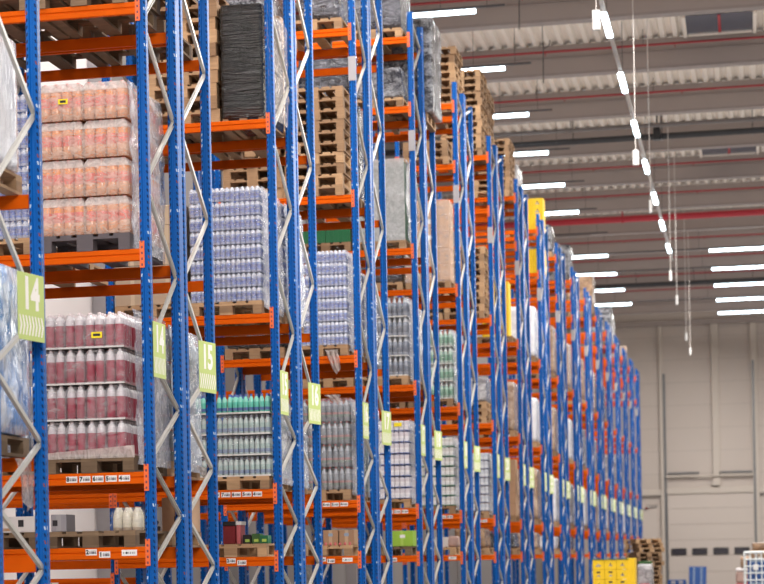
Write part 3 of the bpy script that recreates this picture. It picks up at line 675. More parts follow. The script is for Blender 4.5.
# --- third row
load(3, 1, False, False, 'cola', 5, 7, .081, 4, .302, 'smoky red-capped bottle pack', 2)
load(3, 2, False, False, 'water', 7, 9, .0565, 8, .157, 'blue water pack', 2)
stack(base(3, 3), 10, 'the stack above the third row water packs')
stack(base(3, 3, False, True), 10, 'the left stack, third row, fourth shelf')
b = base(3, 4); pallet(b, 'pallet under dark wrapped crates on the fifth shelf, third row')
wrapped((b[0]+.1, b[1], b[2]+.146), .55, 1.15, .75, 'darkwrap', 'dark film wrapped crates on the fifth shelf of the third row', amp=.02)
b = base(3, 4, False, True); pallet(b, 'pallet under silver wrapped goods on the fifth shelf, third row, left')
wrapped((b[0], b[1], b[2]+.146), .75, 1.15, .9, 'silverwrap', 'silver film wrapped load high at the left of the third row', amp=.03)
b = base(3, 0); pallet(b, 'pallet under two brown cartons, lowest shelf of the third row')
for i, x in enumerate((-5.45, -5.235)):
    solid('carton', MB().cbox(-.1, .1, -.18, .18, 0, .205, 'carton', .004).box(-.03, .03, -.1812, -.1805, .12, .16, 'palerib').mesh('carton'), f"small brown carton, {COL2[i]} one of two on the third row's lowest shelf", 'carton', (x, A(3)+.3, b[2]+.145), group='brown cartons on the third row')
for i in range(6):
    solid('jar', cached('jar', lambda: MB().lathe([(.014, 0), (.016, .003), (.016, .026), (.012, .032), (.012, .04)], 0, 0, 'sackred', 8).mesh('jar')), 'small reddish jar standing before the two brown cartons', 'jar', (-5.5+i*.065, A(3)+.02, b[2]+.145), group='reddish jars')
load(3, 2, True, False, 'water', 7, 9, .0565, 7, .157, 'blue water pack', 2, filmmat='bluefilm')
load(3, 1, True, False, 'greenb', 5, 7, .079, 4, .312, 'green bottle pack', 2, filmmat='bluefilm')

# --- fourth row
load(4, 1, False, False, 'milkb', 5, 7, .079, 7, .176, 'white and blue carton pack', 2, square=True)
q = obj('sticker', MB().cbox(-.06, .06, -.003, .003, -.03, .03, 'stickyellow', .001).mesh('sticker'), LAST[(6, 1)], (.03, -.284, .1)); q['label'] = 'yellow sticker'
load(4, 2, False, False, 'blueb', 5, 7, .081, 4, .305, 'slate blue bottle pack', 2, tray='whitetray')
b = base(4, 3); pallet(b, 'pallet under green crates on the fourth shelf of the fourth row')
def crate_mesh(mat):
    mb = MB(); w, d, h, t = .39, .58, .24, .02
    mb.box(-w/2, w/2, -d/2, d/2, 0, .02, mat)
    for s in (-1, 1): mb.box(-w/2, w/2, s*d/2-(t if s > 0 else 0), s*d/2+(t if s < 0 else 0), 0, h, mat); mb.box(s*w/2-(t if s > 0 else 0), s*w/2+(t if s < 0 else 0), -d/2, d/2, 0, h, mat)
    for i in range(5): mb.box(-w/2+.03+i*.075, -w/2+.05+i*.075, -d/2-.008, -d/2, .02, h-.03, mat)
    mb.box(-w/2-.008, w/2+.008, -d/2-.01, -d/2, h-.03, h, mat); return mb.mesh('crate')
CR = crate_mesh('green')
for j in range(5):
    for i in range(2): solid('crate', CR, f'green plastic crate, {LAY[4-j]} layer, {COL2[i]}, fourth shelf of the fourth row', 'crate', (b[0]-.2+.4*i, b[1]-.3, b[2]+.146+j*.243), group='green crates')
film((b[0], b[1], b[2]+.146), .81, 1.2, 1.25, 'grey film over the front and side of the green crates', 'crinkle', ('R', 'F'), .02, 5, .02)
b = base(4, 3, False, True); pallet(b, 'pallet with a low layer of green crates, fourth row, left')
for i in range(2): solid('crate', CR, f'dark green crate, {COL2[i]} of the low pair left in the fourth row', 'crate', (b[0]-.2+.4*i, b[1]-.3, b[2]+.146), group='low pair of green crates')
b = base(4, 4); pallet(b, 'pallet under silver and black wrapped goods, fifth shelf of the fourth row')
wrapped((b[0], b[1], b[2]+.146), .8, 1.2, .48, 'silverwrap', 'low silver and black wrapped load on the fifth shelf of the fourth row', amp=.03)
b = base(4, 5); pallet(b, 'pallet under dark wrapped crates on the top shelf, fourth row')
wrapped((b[0], b[1], b[2]+.146), .8, 1.2, 1.0, 'darkwrap', 'dark film wrapped crates on the top shelf of the fourth row', amp=.02)
b = base(4, 4, True); hp = pallet((b[0]+.26, b[1]-.02, b[2]), 'pallet under the tall silver wrapped load behind the fourth row', detail=False); hp.scale = (.85, .9, 1)
wrapped((b[0]+.30, b[1]-.02, b[2]+.146), .82, 1.2, 1.53, 'silverwrap', 'tall silver film wrapped load rising above the rack tops, fourth row', amp=.03, seed=8)
b = base(4, 0); pallet(b, 'pallet under the lime green carton, lowest shelf of the fourth row', 'oldwood')
solid('carton', MB().cbox(-.17, .17, -.2, .2, 0, .24, 'limebox', .005).box(-.03, .05, -.2012, -.2005, .13, .18, 'white').mesh('carton'), 'lime green carton with a white label on the lowest shelf', 'carton', (-5.3, A(4)+.25, b[2]+.145))
b = base(4, 2, True); wrapped((b[0], b[1], b[2]+.146), .8, 1.2, 1.2, 'greywrap', 'grey wrapped load on the third shelf of the fourth back rack', amp=.02); pallet(b, 'pallet under the grey wrapped load of the fourth back rack', detail=False)

# --- fifth row
load(5, 1, False, False, 'milkg', 5, 7, .079, 7, .176, 'white and green carton pack', 2, square=True)
load(5, 2, False, False, 'greenb', 5, 7, .081, 4, .31, 'green bottle pack', 2, tray='whitetray')
b = base(5, 3); pallet(b, 'pallet under pale brown cartons on the fourth shelf of the fifth row', detail=False)
pc = MB().cbox(-.198, .198, -.29, .29, 0, .282, 'palecarton', .006).box(-.19, -.12, -.2912, -.2905, .16, .24, 'white').mesh('carton')
for j in range(5):
    for i in range(2): solid('carton', pc, f'pale brown carton, {LAY[4-j]} layer, {COL2[i]}, fourth shelf of the fifth row', 'carton', (b[0]-.2+.4*i, b[1]-.3, b[2]+.146+j*.284), group='pale brown cartons')
film((b[0], b[1], b[2]+.146), .81, 1.2, 1.44, 'thin film round the pale brown cartons of the fifth row', 'frontfilm', ('F', 'R'), .03, 9)
b = base(5, 4); stack(b, 3, 'the low pile, fifth row, fifth shelf')
stack(base(5, 5, True), 9, 'the stack just right of the tall silver load')
b = base(5, 0); pallet(b, 'pallet under a white carton, lowest shelf of the fifth row', detail=False)
solid('carton', MB().cbox(-.12, .12, -.15, .15, 0, .18, 'whitecarton', .005).mesh('carton'), 'white carton on the lowest shelf of the fifth row', 'carton', (-5.4, A(5)+.2, b[2]+.145))
solid('sack', lump(.2, .3, .2, 'sack', 4, .05), 'small brownish sack beside the white carton, fifth row', 'sack', (-5.2, A(5)+.2, b[2]+.145))
# --- sixth row
load(6, 1, False, False, 'milkw', 5, 7, .079, 7, .17, 'white and grey carton pack', 2, square=True)
stack(base(6, 2), 3, 'the low pile, sixth row, third shelf')
b = base(6, 2); wrapped((b[0], b[1], b[2]+.44), .78, 1.15, .5, 'greywrap', 'grey wrapped bale on pallets, third shelf of the sixth row', amp=.01)
stack(base(6, 3), 10, 'the stack, sixth row, fourth shelf')
stack(base(6, 5), 12, 'the front stack topping the sixth row'); stack(base(6, 5, True), 11, 'the rear stack topping the sixth row')
# --- seventh row
b = base(7, 1); pallet(b, 'pallet under brown cartons on the second shelf of the seventh row', detail=False)
bc = MB().cbox(-.198, .198, -.29, .29, 0, .25, 'carton', .006).mesh('carton')
for j in range(5):
    for i in range(2): solid('carton', bc, f'brown carton, {LAY[4-j]} layer, {COL2[i]}, second shelf of the seventh row', 'carton', (b[0]-.2+.4*i, b[1]-.3, b[2]+.146+j*.252), group='brown cartons of the seventh row')
def glyph_carton():
    mb = MB().cbox(-.148, .148, -.29, .29, 0, .203, 'yellow', .004)
    f = -.2915
    mb.add([(-.05, f, .06), (.05, f, .06), (.0, f, .11)], [(0, 1, 2)], 'greycarton'); mb.box(-.012, .014, f, f+.0007, .10, .14, 'ink'); mb.box(-.05, .055, f, f+.0007, .045, .056, 'greycarton'); mb.box(.03, .05, f, f+.0007, .07, .095, 'ink')
    return mb.mesh('carton')
YC = glyph_carton()
def yellow_load(k, L, rear, layers):
    b = base(k, L, rear); pallet(b, f'pallet under the yellow cartons, {where(k, L, rear)}', detail=False)
    for j in range(layers):
        for i in range(2): solid('carton', YC, f'yellow carton, {LAY[layers-1-j]} layer, {COL2[i]}, {where(k, L, rear)}', 'carton', (b[0]+(.26 if rear else .02)-.15+.3*i, b[1]-.3, b[2]+.146+j*.205), group=f'yellow cartons on the {where(k, L, rear)}')
yellow_load(7, 3, False, 6)
b = base(7, 2); wrapped((b[0], b[1], b[2]+.146), .8, 1.2, 1.1, 'tanwrap', 'brownish wrapped load on the third shelf of the seventh row', amp=.01); pallet(b, 'pallet under the brownish wrapped load, seventh row', detail=False)
stack(base(7, 5), 9, 'the stack on top of the seventh row')
b = base(7, 5, True); wrapped((b[0]+.05, b[1]+.05, b[2]+.146), .8, 1.2, .8, 'greywrap', 'clear wrapped load on top of the seventh row', amp=.03); pallet((b[0]+.05, b[1]+.05, b[2]), 'pallet under the clear wrapped load on top of the seventh row', detail=False)
# --- eighth row
yellow_load(8, 5, True, 4); yellow_load(8, 4, True, 3)
for k, L, rear, w, h, m, lab, am in (
    
    (7, 0, False, .7, .35, 'darkwrap', 'dark low parcel on the lowest shelf of the seventh row', .03),
    (6, 0, False, .6, .4, 'brownbundle', 'brown low bundle on the lowest shelf of the sixth row', .04),
    (8, 0, False, .7, .4, 'tanwrap', 'tan low parcel on the lowest shelf of the eighth row', .03),
    (8, 1, False, .8, 1.25, 'tanwrap', 'tan wrapped cartons on the second shelf of the eighth row', .006),
    (8, 2, False, .8, 1.1, 'whitewrap', 'white wrapped load on the third shelf of the eighth row', .02),
    (8, 3, False, .8, 1.25, 'whitewrap', 'white wrapped load on the fourth shelf of the eighth row', .01),
    (9, 1, False, .8, 1.2, 'whitewrap', 'white wrapped load on the second shelf of the ninth row', .02),
    (9, 2, False, .8, 1.2, 'tanwrap', 'tan wrapped load on the third shelf of the ninth row', .01),
    (9, 3, False, .8, 1.3, 'brownbundle', 'brown bundled load on the fourth shelf of the ninth row', .02),
    (9, 5, False, .8, .75, 'silverwrap', 'silver wrapped load on top of the ninth row', .03),
    (9, 0, False, .7, .35, 'whitewrap', 'white low parcel on the lowest shelf of the ninth row', .02),
    (10, 1, False, .8, 1.2, 'greywrap', 'grey wrapped load on the second shelf of the tenth row', .02),
    (10, 2, False, .8, 1.2, 'whitewrap', 'white wrapped load on the third shelf of the tenth row', .02),
    (10, 3, False, .8, 1.3, 'tanwrap', 'tan wrapped load on the fourth shelf of the tenth row', .01),
    (10, 5, True, .8, 1.1, 'silverwrap', 'silver wrapped load on top of the tenth row', .03),
    (10, 0, False, .7, .4, 'darkwrap', 'dark low parcel on the lowest shelf of the tenth row', .03),
    (11, 1, False, .8, 1.2, 'whitewrap', 'white wrapped load on the second shelf of the eleventh row', .02),
    (11, 2, False, .8, 1.2, 'silverwrap', 'silver wrapped load on the third shelf of the eleventh row', .02),
    (11, 3, False, .8, 1.3, 'brownbundle', 'brown bundled load on the fourth shelf of the eleventh row', .02),
    (12, 1, False, .8, 1.2, 'tanwrap', 'tan wrapped load on the second shelf of the twelfth row', .02),
    (12, 2, False, .8, 1.1, 'greywrap', 'grey wrapped load on the third shelf of the twelfth row', .02),
    (12, 3, False, .8, 1.3, 'tanwrap', 'tan wrapped load on the fourth shelf of the twelfth row', .02),
    (13, 1, False, .8, 1.2, 'whitewrap', 'white wrapped load on the second shelf of the thirteenth row', .02),
    (13, 3, False, .8, 1.2, 'darkwrap', 'dark wrapped load on the fourth shelf of the thirteenth row', .02),
    (14, 5, False, .8, 1.4, 'silverwrap', 'silver wrapped load on top of the fourteenth row', .03),
    (14, 1, False, .8, 1.2, 'tanwrap', 'tan wrapped load on the second shelf of the fourteenth row', .02),
    (14, 5, True, .8, 1.2, 'greywrap', 'grey wrapped load on top of the fourteenth back rack', .03),
    (15, 2, False, .8, 1.2, 'greywrap', 'grey wrapped load on the third shelf of the fifteenth row', .02),
    (16, 1, False, .8, 1.2, 'whitewrap', 'white wrapped load on the second shelf of the sixteenth row', .02),
    (16, 5, False, .8, .8, 'tanwrap', 'tan wrapped load on top of the sixteenth row', .02)):
    b = base(k, L, rear); pallet(b, f'pallet under the {lab}'.replace(' wrapped load', ' load'), detail=False)
    wrapped((b[0], b[1], b[2]+.146), w, 1.2, h, m, lab, amp=am)
stack(base(12, 5), 3, 'the short stack on top of the twelfth row')
b = base(12, 5); wrapped((b[0], b[1], b[2]+.44), .85, 1.2, 1.0, 'brownbundle', 'brown bundled sacks on top of the twelfth row', amp=.05)

for k, L, rear, left, m, h, lab in ((2, 3, True, False, 'brownbundle', 1.3, 'added brown bundled load, fourth shelf, second back rack'), (2, 3, True, True, 'darkwrap', 1.3, 'added dark wrapped load, fourth shelf, second back rack, left'),  # loads added to darken the gaps seen through the racks
    (2, 2, True, True, 'darkwrap', 1.2, 'added dark wrapped load, third shelf, second back rack, left'), (3, 2, False, True, 'darkwrap', 1.3, 'added dark wrapped load, third shelf, third front rack, left'),
    (3, 3, True, False, 'darkwrap', 1.3, 'added dark wrapped load, fourth shelf, third back rack'), (3, 1, False, True, 'darkwrap', 1.2, 'added dark wrapped load, second shelf, third front rack, left'),
    (4, 2, False, True, 'darkwrap', 1.2, 'added dark wrapped load, third shelf, fourth front rack, left'), (4, 1, False, True, 'greywrap', 1.2, 'added grey wrapped load, second shelf, fourth front rack, left'),
    (5, 2, False, True, 'brownbundle', 1.2, 'added brown bundled load, third shelf, fifth front rack, left'), (5, 3, False, True, 'darkwrap', 1.3, 'added dark wrapped load, fourth shelf, fifth front rack, left'),
    (6, 3, False, True, 'darkwrap', 1.3, 'added dark wrapped load, fourth shelf, sixth front rack, left'), (4, 4, False, True, 'darkwrap', .9, 'added dark wrapped load, fifth shelf, fourth front rack, left')):
    b = base(k, L, rear, left); pallet(b, 'pallet under the ' + lab, detail=False); wrapped((b[0], b[1], b[2]+.146), .8, 1.15, h, m, lab, amp=.02)

# ------------------------------------------------------------------ things on the floor of the main aisle
# yellow cartons on a pallet
px, py = -2.62, 50.3
pallet((px-.1, py, 0), 'pallet under the yellow cartons on the aisle floor', detail=False, group='pallets on the floor')
def big_yellow(v):
    mb = MB().cbox(-.118, .118, -.4, .4, 0, .199, 'yellow', .003); f = -.4015
    if v == 0:
        mb.add([(-.06, f, .06), (.06, f, .06), (.045, f, .09), (-.045, f, .09)], [(0, 1, 2, 3)], 'greycarton'); mb.add([(-.02, f, .095), (.02, f, .095), (0, f, .13)], [(0, 1, 2)], 'greycarton')
    elif v == 1:
        mb.box(-.04, .035, f, f+.001, .13, .165, 'ink'); mb.add([(-.04, f, .06), (.045, f, .06), (0, f, .1)], [(0, 1, 2)], 'greycarton')
    else:
        mb.add([(-.05, f, .07), (.05, f, .07), (.0, f, .11)], [(0, 1, 2)], 'greycarton'); mb.box(-.01, .012, f, f+.001, .075, .13, 'ink')
    return mb.mesh('carton')
BY = [big_yellow(v) for v in range(3)]
for j in range(7):
    for i in range(3):
        lab = f"yellow carton with dark print on the floor pallet, {LAY[6-j]} layer, {('left', 'middle', 'right')[i]}"
        solid('carton', BY[0 if j == 6 and i == 0 else 1 if (j == 5 and i < 2) or (j == 4 and i) else 2], lab, 'carton', (-3.07+i*.24, py-.2, .146+j*.203), group='yellow cartons on the floor')
solid('carton', MB().cbox(-.035, .035, -.42, .4, 0, 1.42, 'white', .01).cbox(.035, .21, -.4, .4, 0, 1.44, 'yellow', .006).mesh('carton'), 'tall narrow yellow carton with a white corner strip beside the yellow stack', 'carton', (-2.55, py-.18, .146))
solid('cover_sheet', MB().cbox(-.40, .36, -.42, .4, 0, .012, 'green', .003).mesh('cover_sheet'), 'thin green sheet lying over the yellow carton stack', 'sheet', (-2.82, py-.2, .146+7*.203+.001))
wrapped((-2.40, 56, 0), .34, 1.0, 1.44, 'greywrap', 'grey wrapped load with a dark green top beside the yellow cartons', amp=.02)
solid('carton', MB().cbox(-.15, .15, -.3, .3, 0, .06, 'dgreen', .004).mesh('carton'), 'flat dark green carton lying on the grey wrapped floor load', 'carton', (-2.40, 56, 1.445))
solid('carton', MB().cbox(-.1, .1, -.12, .12, 0, 1.0, 'sackred', .01).mesh('carton'), 'upright red carton in front of the grey wrapped floor load', 'carton', (-2.38, 55.2, 0))
stack((-3.68, 80.5, 0), 15, 'the left floor pile beyond the yellow cartons', jitter=.04)
stack((-3.33, 78.9, 0), 15, 'the right floor pile beyond the yellow cartons', 'mixedwood', rz=.22, jitter=.07)
# blue plastic pallets at the door
def blue_pallet():
    mb = MB(); mb.cbox(-.4, .4, -.07, -.02, 0, 1.05, 'bluep', .01)
    for x in (-.3, 0, .3): mb.box(x-.09, x+.09, -.02, .07, 0, 1.05, 'bluep')
    for x in (-.17, .17):
        for j in range(9): mb.box(x-.05, x+.05, -.078, -.069, .04+j*.112, .04+j*.112+.07, 'palerib')
    return mb.mesh('plastic_pallet')
solid('plastic_pallet', blue_pallet(), 'blue plastic pallet with two pale ribs standing on edge before the door', 'pallet', (-2.55, 115, 0), (-.08, .03, 0))
mb = MB(); mb.cbox(-.4, .4, -.6, .6, .1, .15, 'bluep', .01)
for x in (-.35, 0, .35):
    for y in (-.5, 0, .5): mb.box(x-.06, x+.06, y-.07, y+.07, 0, .1, 'bluep')
BL = mb.mesh('plastic_pallet')
for i in range(3): solid('plastic_pallet', BL, f'blue plastic pallet lying flat left of the standing one, {("bottom", "middle", "top")[i]}', 'pallet', (-3.45, 114, i*.152), group='flat blue plastic pallets')
# roll cage
r = thing('roll_cage', 'white wire roll cage with blue crates at the right edge', 'roll cage', (.20, 60, 0))
def grid_mesh():
    mb = MB(); W, H = .8, 1.66
    for i in range(7): x = -W/2+W*i/6; mb.tube((x, 0, .15), (x, 0, H), .016 if i not in (0, 6) else .03, 'wire', 6)
    for j in range(10): z = .15+(H-.15)*j/9; mb.tube((-W/2, 0, z), (W/2, 0, z), .016 if j not in (0, 9) else .03, 'wire', 6)
    return mb.mesh('wire_panel')
gm = grid_mesh(); obj('wire_panel', gm, r, (0, -.36, 0)); obj('wire_panel', gm, r, (0, .36, 0)); obj('wire_panel', gm, r, (-.4, 0, 0), (0, 0, math.pi/2))
obj('cage_base', MB().cbox(-.4, .4, -.38, .38, .11, .15, 'wire', .008).mesh('cage_base'), r)
wm = MB().tube((-.015, 0, .055), (.015, 0, .055), .055, 'black', 12).mesh('wheel')
for x in (-.34, .34):
    for y in (-.3, .3): obj('wheel', wm, r, (x, y, 0))
obj('label_plate', MB().cbox(-.06, .06, -.004, .004, -.07, .07, 'white', .002).mesh('label_plate'), r, (-.14, -.385, 1.3))
for j in range(5): solid('crate', cached('bcr', lambda: MB().cbox(-.33, .33, -.3, .3, 0, .27, 'bluep', .012).box(-.25, .25, -.3012, -.3005, .18, .24, 'palerib').mesh('crate')), f'blue crate in the wire roll cage, {LAY[4-j]} one', 'crate', (.2, 60, .152+j*.272), group='blue crates in the roll cage')
# sacks beside the cage
pallet((-.28, 75, 0), 'pallet under the pinkish sacks near the roll cage', detail=False, group='pallets on the floor')
zz = .146
for j, (h, m, c) in enumerate(((.24, 'sack', 'lower pinkish'), (.24, 'sack', 'middle pinkish'), (.12, 'sackred', 'red striped'), (.34, 'sack', 'upper pinkish'), (.11, 'sackwhite', 'white'), (.22, 'brownbundle', 'small brown'), (.12, 'palecarton', 'small pale topmost'))):
    w = .42 if j < 5 else .26
    solid('sack', lump(w, .7, h, m, j*3.1, .03, rnd=.05), f'{c} sack in the pile beside the roll cage', 'sack', (-.30+(.06 if j > 4 else 0), 74.8, zz), group='sacks beside the roll cage'); zz += h
stack((.33, 82, 0), 12, 'the brown pile behind the roll cage')
wrapped((.33, 82, 12*.1445), .7, 1.1, .25, 'brownbundle', 'dark brown bundle on the pallet pile behind the roll cage', amp=.04)

# ------------------------------------------------------------------ building shell
ZD = EYE+11.93; YW = 118; XWL = -9.6
struct('floor', MB().box(-14, 26, -20, YW+.3, -.1, 0, 'floor'))
# roof deck: trapezoidal sheeting, ribs along the hall
mb = MB(); pitch = .29; x = -12; prof = []
while x < 24:
    prof += [(x, 0), (x+.10, 0), (x+.145, .09), (x+.245, .09)]; x += pitch
n = len(prof); vs = [(px_, y, ZD+h) for y in (2, YW) for px_, h in prof]
mb.add(vs, [(i, i+1, n+i+1, n+i) for i in range(n-1)], 'deck'); mb.box(-12, 24, 2, YW, ZD+.2, ZD+.35, 'deck')
struct('ceiling', mb)
gi = 1
for i in range(-8, 11):
    y = 56.5+PER*i
    if y > YW-1: continue
    mb = MB().box(-12, 24, y, y+.32, ZD-.69, ZD, 'girder'); mb.box(-12, 24, y-.012, y+.332, ZD-.70, ZD-.64, 'purple'); mb.box(-12, 24, y-.03, y, ZD-.30, ZD-.285, 'purple')
    struct(f'trim_{gi}', mb); gi += 1
pi_ = 0
for i in range(-2, 10):
    y = 55.4+PER*i
    if i == 2 or y > YW-1: continue
    pi_ += 1
    mb = MB().tube((-9.62, y, EYE+11.56), (22, y, EYE+11.56), .03, 'redpipe', 8)
    for q in range(9): xx = -8+q*2.9; mb.tube((xx, y, EYE+11.56), (xx, y, ZD), .008, 'rail', 5); mb.tube((xx+.7, y, EYE+11.56), (xx+.7, y, EYE+11.47), .012, 'redpipe', 6)
    solid('sprinkler_pipe', mb.mesh('sprinkler_pipe'), f'thin red sprinkler pipe under the roof, {ORD[pi_]} one from the camera', 'pipe', (0, 0, 0), group='thin red sprinkler pipes')
solid('sprinkler_main', MB().tube((-9.62, 81.2, EYE+11.2), (22, 81.2, EYE+11.2), .11, 'bigred', 12).tube((-2.6, 81.2, EYE+11.2), (-2.6, 81.2, ZD-.6), .02, 'rail', 6).tube((-4, 81, EYE+11.05), (-4, 81, EYE+11.9), .03, 'bigred', 6).mesh('sprinkler_main'), 'thick red sprinkler main crossing below the roof girders', 'pipe')
for y, z, rr, m, lab in ((65.5, 11.2, .085, 'darkpipe', 'thick dark pipe crossing below the roof in front of the red main'), (101.3, 11.2, .1, 'darkpipe', 'thick dark pipe crossing far back near the end wall'), (64.5, 11.32, .045, 'greypipe', 'thin grey conduit above the nearer dark pipe'), (65.0, 11.45, .03, 'greypipe', 'thinnest grey conduit just under the roof sheeting')):
    mb = MB().tube((-9.62, y, EYE+z), (22, y, EYE+z), rr, m, 10)
    for q in range(8): xx = -9.2+q*2.35; mb.tube((xx, y, EYE+z), (xx, y, ZD-.05), .012, m, 5); mb.box(xx-.03, xx+.03, y-rr-.01, y+rr+.01, EYE+z-rr-.02, EYE+z-rr, 'greypipe')
    solid('roof_pipe', mb.mesh('roof_pipe'), lab, 'pipe')
solid('loudspeaker', MB().cbox(-.1, .1, -.12, .12, 0, .4, 'black', .02).box(-.02, .02, -.02, .02, .39, 1.0, 'black').mesh('loudspeaker'), 'small black box hanging beside the nearer dark pipe', 'speaker', (-2.27, 65.2, EYE+11.05))
# skylights
for wi, (x0, x1, y0, y1) in enumerate(((-1.22, .2, 54.4, 56.4), (-1.22, .3, 71.5, 73.6)), 1):
    mb = MB().box(x0-.08, x1+.08, y0-.06, y1, ZD-.012, ZD-.004, 'skyglass')
    for xa in (x0-.1, x1+.02): mb.box(xa, xa+.08, y0-.1, y1, ZD-.06, ZD-.004, 'deck')
    mb.box((x0+x1)/2-.03, (x0+x1)/2+.03, y0, y1, ZD-.03, ZD-.013, 'bigred'); mb.box(x0, x1, y1-.2, y1, ZD-.04, ZD-.013, 'deck')
    struct(f'window_{wi}', mb)
# left wall with column
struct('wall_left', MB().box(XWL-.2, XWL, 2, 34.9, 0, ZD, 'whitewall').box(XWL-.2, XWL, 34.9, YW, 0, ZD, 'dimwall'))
for i in range(3):
    struct(f'trim_{gi}', MB().box(XWL, XWL+.26, 34.8+i*22.8, 35.2+i*22.8, 0, ZD-.7, 'greycol')); gi += 1
# back wall
struct('wall_back', MB().box(-14, 26, YW, YW+.3, 0, ZD, 'wall'))
for x0, x1, z0, z1 in ((-4.24, -4.08, 0, EYE+11.0), (-1.78, -1.45, EYE+3.25, EYE+11.0), (.05, .35, 0, EYE+11.0), (2.4, 2.7, 0, EYE+11)):
    struct(f'trim_{gi}', MB().cbox(x0, x1, YW-.18, YW, z0, z1, 'pilaster', .01)); gi += 1
struct('trim_%d' % gi, MB().box(-14, 26, YW-.25, YW, EYE+11.0, EYE+11.25, 'girder')); gi += 1
for xa, xb in ((-9, -4.24), (.35, 8)):
    struct('trim_%d' % gi, MB().cbox(xa, xb, YW-.16, YW, EYE+2.86, EYE+3.12, 'pilaster', .02).box(xa, xb, YW-.15, YW, EYE+2.80, EYE+2.86, 'doorseam')); gi += 1
# sectional door
d = bpy.data.objects.new('door_1', None); C.objects.link(d); d.location = (-1.93, YW-.1, 0); d['kind'] = 'structure'
DW = 4.03/2
for j in range(6):
    z0 = .02+j*.765
    if z0 > EYE+2.85: break
    z1 = min(z0+.757, EYE+2.87); obj('door_panel', MB().cbox(-DW, DW, -.03, .03, z0, z1, 'door', .012).mesh('door_panel'), d)
    mbs = MB().box(-DW, DW, -.02, .0, z1, z1+.012, 'doorseam'); obj('seam', mbs.mesh('seam'), d)
for x in (-3.45, -2.475, -1.48, -.50):
    q = obj('door_window', MB().cbox(-.36, .36, -.04, -.03, -.17, .17, 'rubber', .03).mesh('door_window'), d, (x+1.93, 0, EYE+.11))
    obj('pane', MB().cbox(-.31, .31, -.046, -.038, -.12, .12, 'doorglass', .01).mesh('pane'), q)
for x in (-DW-.07, DW+.07): obj('track', MB().box(-.05, .05, -.12, .04, 0, EYE+9.2 if x > 0 else EYE+8.7, 'steel').mesh('track'), d, (x, 0, 0))
obj('lintel', MB().cbox(-DW-.05, DW+.05, -.1, .05, EYE+2.88, EYE+3.2, 'pilaster', .03).mesh('lintel'), d)
obj('shaft', MB().tube((-DW-.05, -.15, EYE+3.73), (DW+.05, -.15, EYE+3.73), .05, 'pilaster', 10).mesh('shaft'), d)
for x0, x1 in ((-1.98, -.5), (.45, 1.98)): q = obj('spring', MB().tube((x0, -.17, EYE+3.88), (x1, -.17, EYE+3.88), .055, 'steel', 10).mesh('spring'), d)
obj('motor_box', MB().cbox(.1, .42, -.25, 0, EYE+3.25, EYE+3.5, 'pilaster', .02).mesh('motor_box'), d)
struct('door_2', MB().cbox(-5.3, -4.42, YW-.06, YW, 0, EYE+2.35, 'door', .015).box(-4.95, -4.42, YW-.07, YW-.06, EYE+2.36, EYE+2.40, 'doorseam'))
solid('emergency_bell', MB().lathe([(.06, 0), (.09, .03), (.05, .09)], 0, 0, 'darkred', 10).tube((0, 0, .04), (.5, 0, .12), .02, 'steel', 6).mesh('emergency_bell'), 'small dark red bell on the end wall left of the door', 'bell', (-4.95, YW-.12, EYE+2.2))

# ------------------------------------------------------------------ lighting fixtures
def fixture(y, x1, x0, lit, rail_to, rail_from, label):
    r = thing('ceiling_light', label, 'ceiling light', (x1, y, EYE+10.72), group='tube lights across the hall')
    L = x1-x0; n = max(1, round(L/.82)); s = L/n
    for i in range(n):
        mb = MB().tube((-s*(i+1)+.012, 0, 0), (-s*i-.012, 0, 0), .046, 'tube' if lit else 'tubeoff', 8); obj('tube', mb.mesh('tube'), r)
    obj('rail', MB().box(rail_from-x1, rail_to-x1, -.025, .025, .055, .10, 'rail').mesh('rail'), r)
    for xx in (rail_to-.35, x1-.7): obj('hanger', MB().tube((0, 0, .10), (0, 0, ZD-(EYE+10.72)), .007, 'rail', 5).mesh('hanger'), r, (xx-x1, 0, 0))
for n in range(12):
    y = 47.05+PER*n
    if n < 7: fixture(y, -5.06, -6.7, n != 6, -4.5, -6.8, f'tube light over the racks, {ORD[n+1]} from the camera' + ('' if n != 6 else ', switched off'))
    else:
        if n < 11: fixture(y, -4.82, -6.4, True, -1.3, -6.8, f'tube light over the racks, {ORD[n+1]} from the camera')
        fixture(y, 2.0, -1.31, True, 2.0, -1.3, f'long tube light at the right of the aisle, {ORD[n-6]} from the camera')
# line of lights over the main aisle
XM, ZM = -2.49, EYE+10.02
solid('light_trunking', MB().box(XM-.035, XM+.035, 38, 84, ZM+.05, ZM+.12, 'white').mesh('light_trunking'), 'long pale trunking carrying the row of lights down the main aisle', 'trunking')
lm = MB().cbox(-.06, .06, -1.0, 1.0, -.03, .03, 'tube', .02).mesh('lamp'); hm = MB().cbox(-.05, .05, -1.1, 1.1, .03, .05, 'white', .004).mesh('housing')
hg = MB().tube((0, 0, .12), (0, 0, ZD-ZM-.6), .008, 'rail', 5).mesh('hanger')
for n in range(7):
    r = thing('ceiling_light', f'bright lamp on the trunking down the main aisle, {ORD[n+1]} from the camera', 'ceiling light', (XM, 46.0+PER*n, ZM), group='lamps on the main aisle trunking'); obj('lamp', lm, r); obj('housing', hm, r); obj('hanger', hg, r)
CORDX = [-1.95, -1.97, -1.96, -1.97, -2.0, -2.05, -2.07]
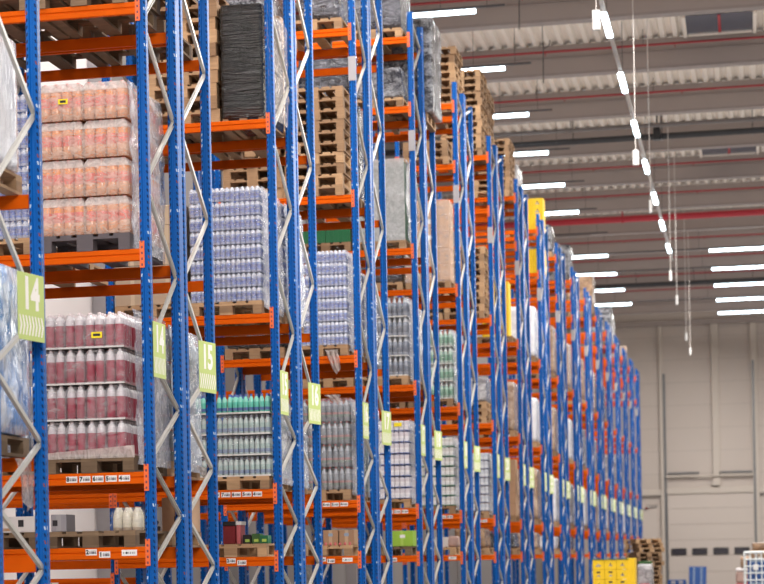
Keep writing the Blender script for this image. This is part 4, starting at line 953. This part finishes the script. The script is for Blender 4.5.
# cords with drop boxes / plugs
for i, (y, z, big) in enumerate(((33.4, 7.22, 1), (45.2, 7.22, 1), (51.6, 7.22, 0), (64.6, 7.22, 0), (70.9, 7.22, 0), (83, 7.22, 0), (89, 7.22, 0))):
    kind = 'white box' if big else 'small white plug'
    r = thing('drop_cord', f'{kind} hanging on a pale cord over the main aisle, {ORD[i+1]} from the camera', 'cord', (CORDX[i], y, EYE+z), group='cords hanging over the main aisle')
    obj('cord', MB().tube((0, 0, 0), (0, 0, ZD-EYE-z), .009, 'cable', 5).mesh('cord'), r)
    obj('plug', (MB().cbox(-.055, .055, -.04, .04, 0, .28, 'white', .012) if big else MB().cbox(-.032, .032, -.032, .032, 0, .27, 'white', .01)).mesh('plug'), r)
for i, (x, y) in enumerate(((-4.35, 48.4), (-4.35, 54.1))):
    mb = MB(); pts = [(0, 0, .9), (0, 0, .3), (.0, 0, .1), (.05, 0, .2), (.1, 0, .34), (.16, 0, .30), (.17, 0, .40)]; pts = [(0, 0, -.75), (.01, 0, .0), (0, 0, .12), (.03, 0, .02), (.1, 0, .06), (.15, 0, .1), (.16, 0, .2)]
    for a, b in zip(pts, pts[1:]): mb.tube(a, b, .014, 'rail', 6)
    mb.tube((0, 0, .12), (0, 0, ZD-EYE-11.35+.12), .01, 'rail', 5)
    solid('cable_hook', mb.mesh('cable_hook'), f'dark curled cable hanging from the roof, {("nearer", "farther")[i]} one above the racks', 'cable', (x, y, EYE+11.35))

# ------------------------------------------------------------------ light
w = bpy.data.worlds.new('world'); bpy.context.scene.world = w; w.use_nodes = True
bg = w.node_tree.nodes['Background']; bg.inputs[0].default_value = (1, .965, .94, 1); bg.inputs[1].default_value = .6
def area(name, loc, rot, sx, sy, e, col=(1, .97, .93)):
    l = bpy.data.lights.new(name, 'AREA'); l.shape = 'RECTANGLE'; l.size = sx; l.size_y = sy; l.energy = e; l.color = col
    o = bpy.data.objects.new(name, l); C.objects.link(o); o.location = loc; o.rotation_euler = rot; return o
# aisle luminaires, plus added fills for the rack fronts and the roof
area('front_fill', (1, 2, 11.5), (math.radians(42), 0, math.radians(14)), 10, 4, 3000)  # added unseen panel that brightens the rack fronts
for k in range(0, NROW+1):
    area('rack_aisle_lamp', (-6.4, A(k)-1.63, EYE+10.5), (0, math.radians(12), 0), 3.4, .4, 240 if k < 6 else 170, (1, .98, .95))
for i, y in enumerate((26, 42, 58, 74, 90, 106)):
    area('aisle_lamp', (0.5, y, 11.3), (0, math.radians(10), 0), 4, 10, 1700)
area('roof_fill', (3, 72, EYE+10.2), (math.pi, 0, 0), 24, 90, 2300)  # added upward panel that brightens the roof, not a fitted lamp
sc = bpy.context.scene
sc.view_settings.view_transform = 'Standard'; sc.view_settings.look = 'None'; sc.view_settings.exposure = -.1
sc.cycles.max_bounces = 7; sc.cycles.transparent_max_bounces = 20; sc.cycles.diffuse_bounces = 3; sc.cycles.glossy_bounces = 3
sc.cycles.caustics_reflective = False; sc.cycles.caustics_refractive = False
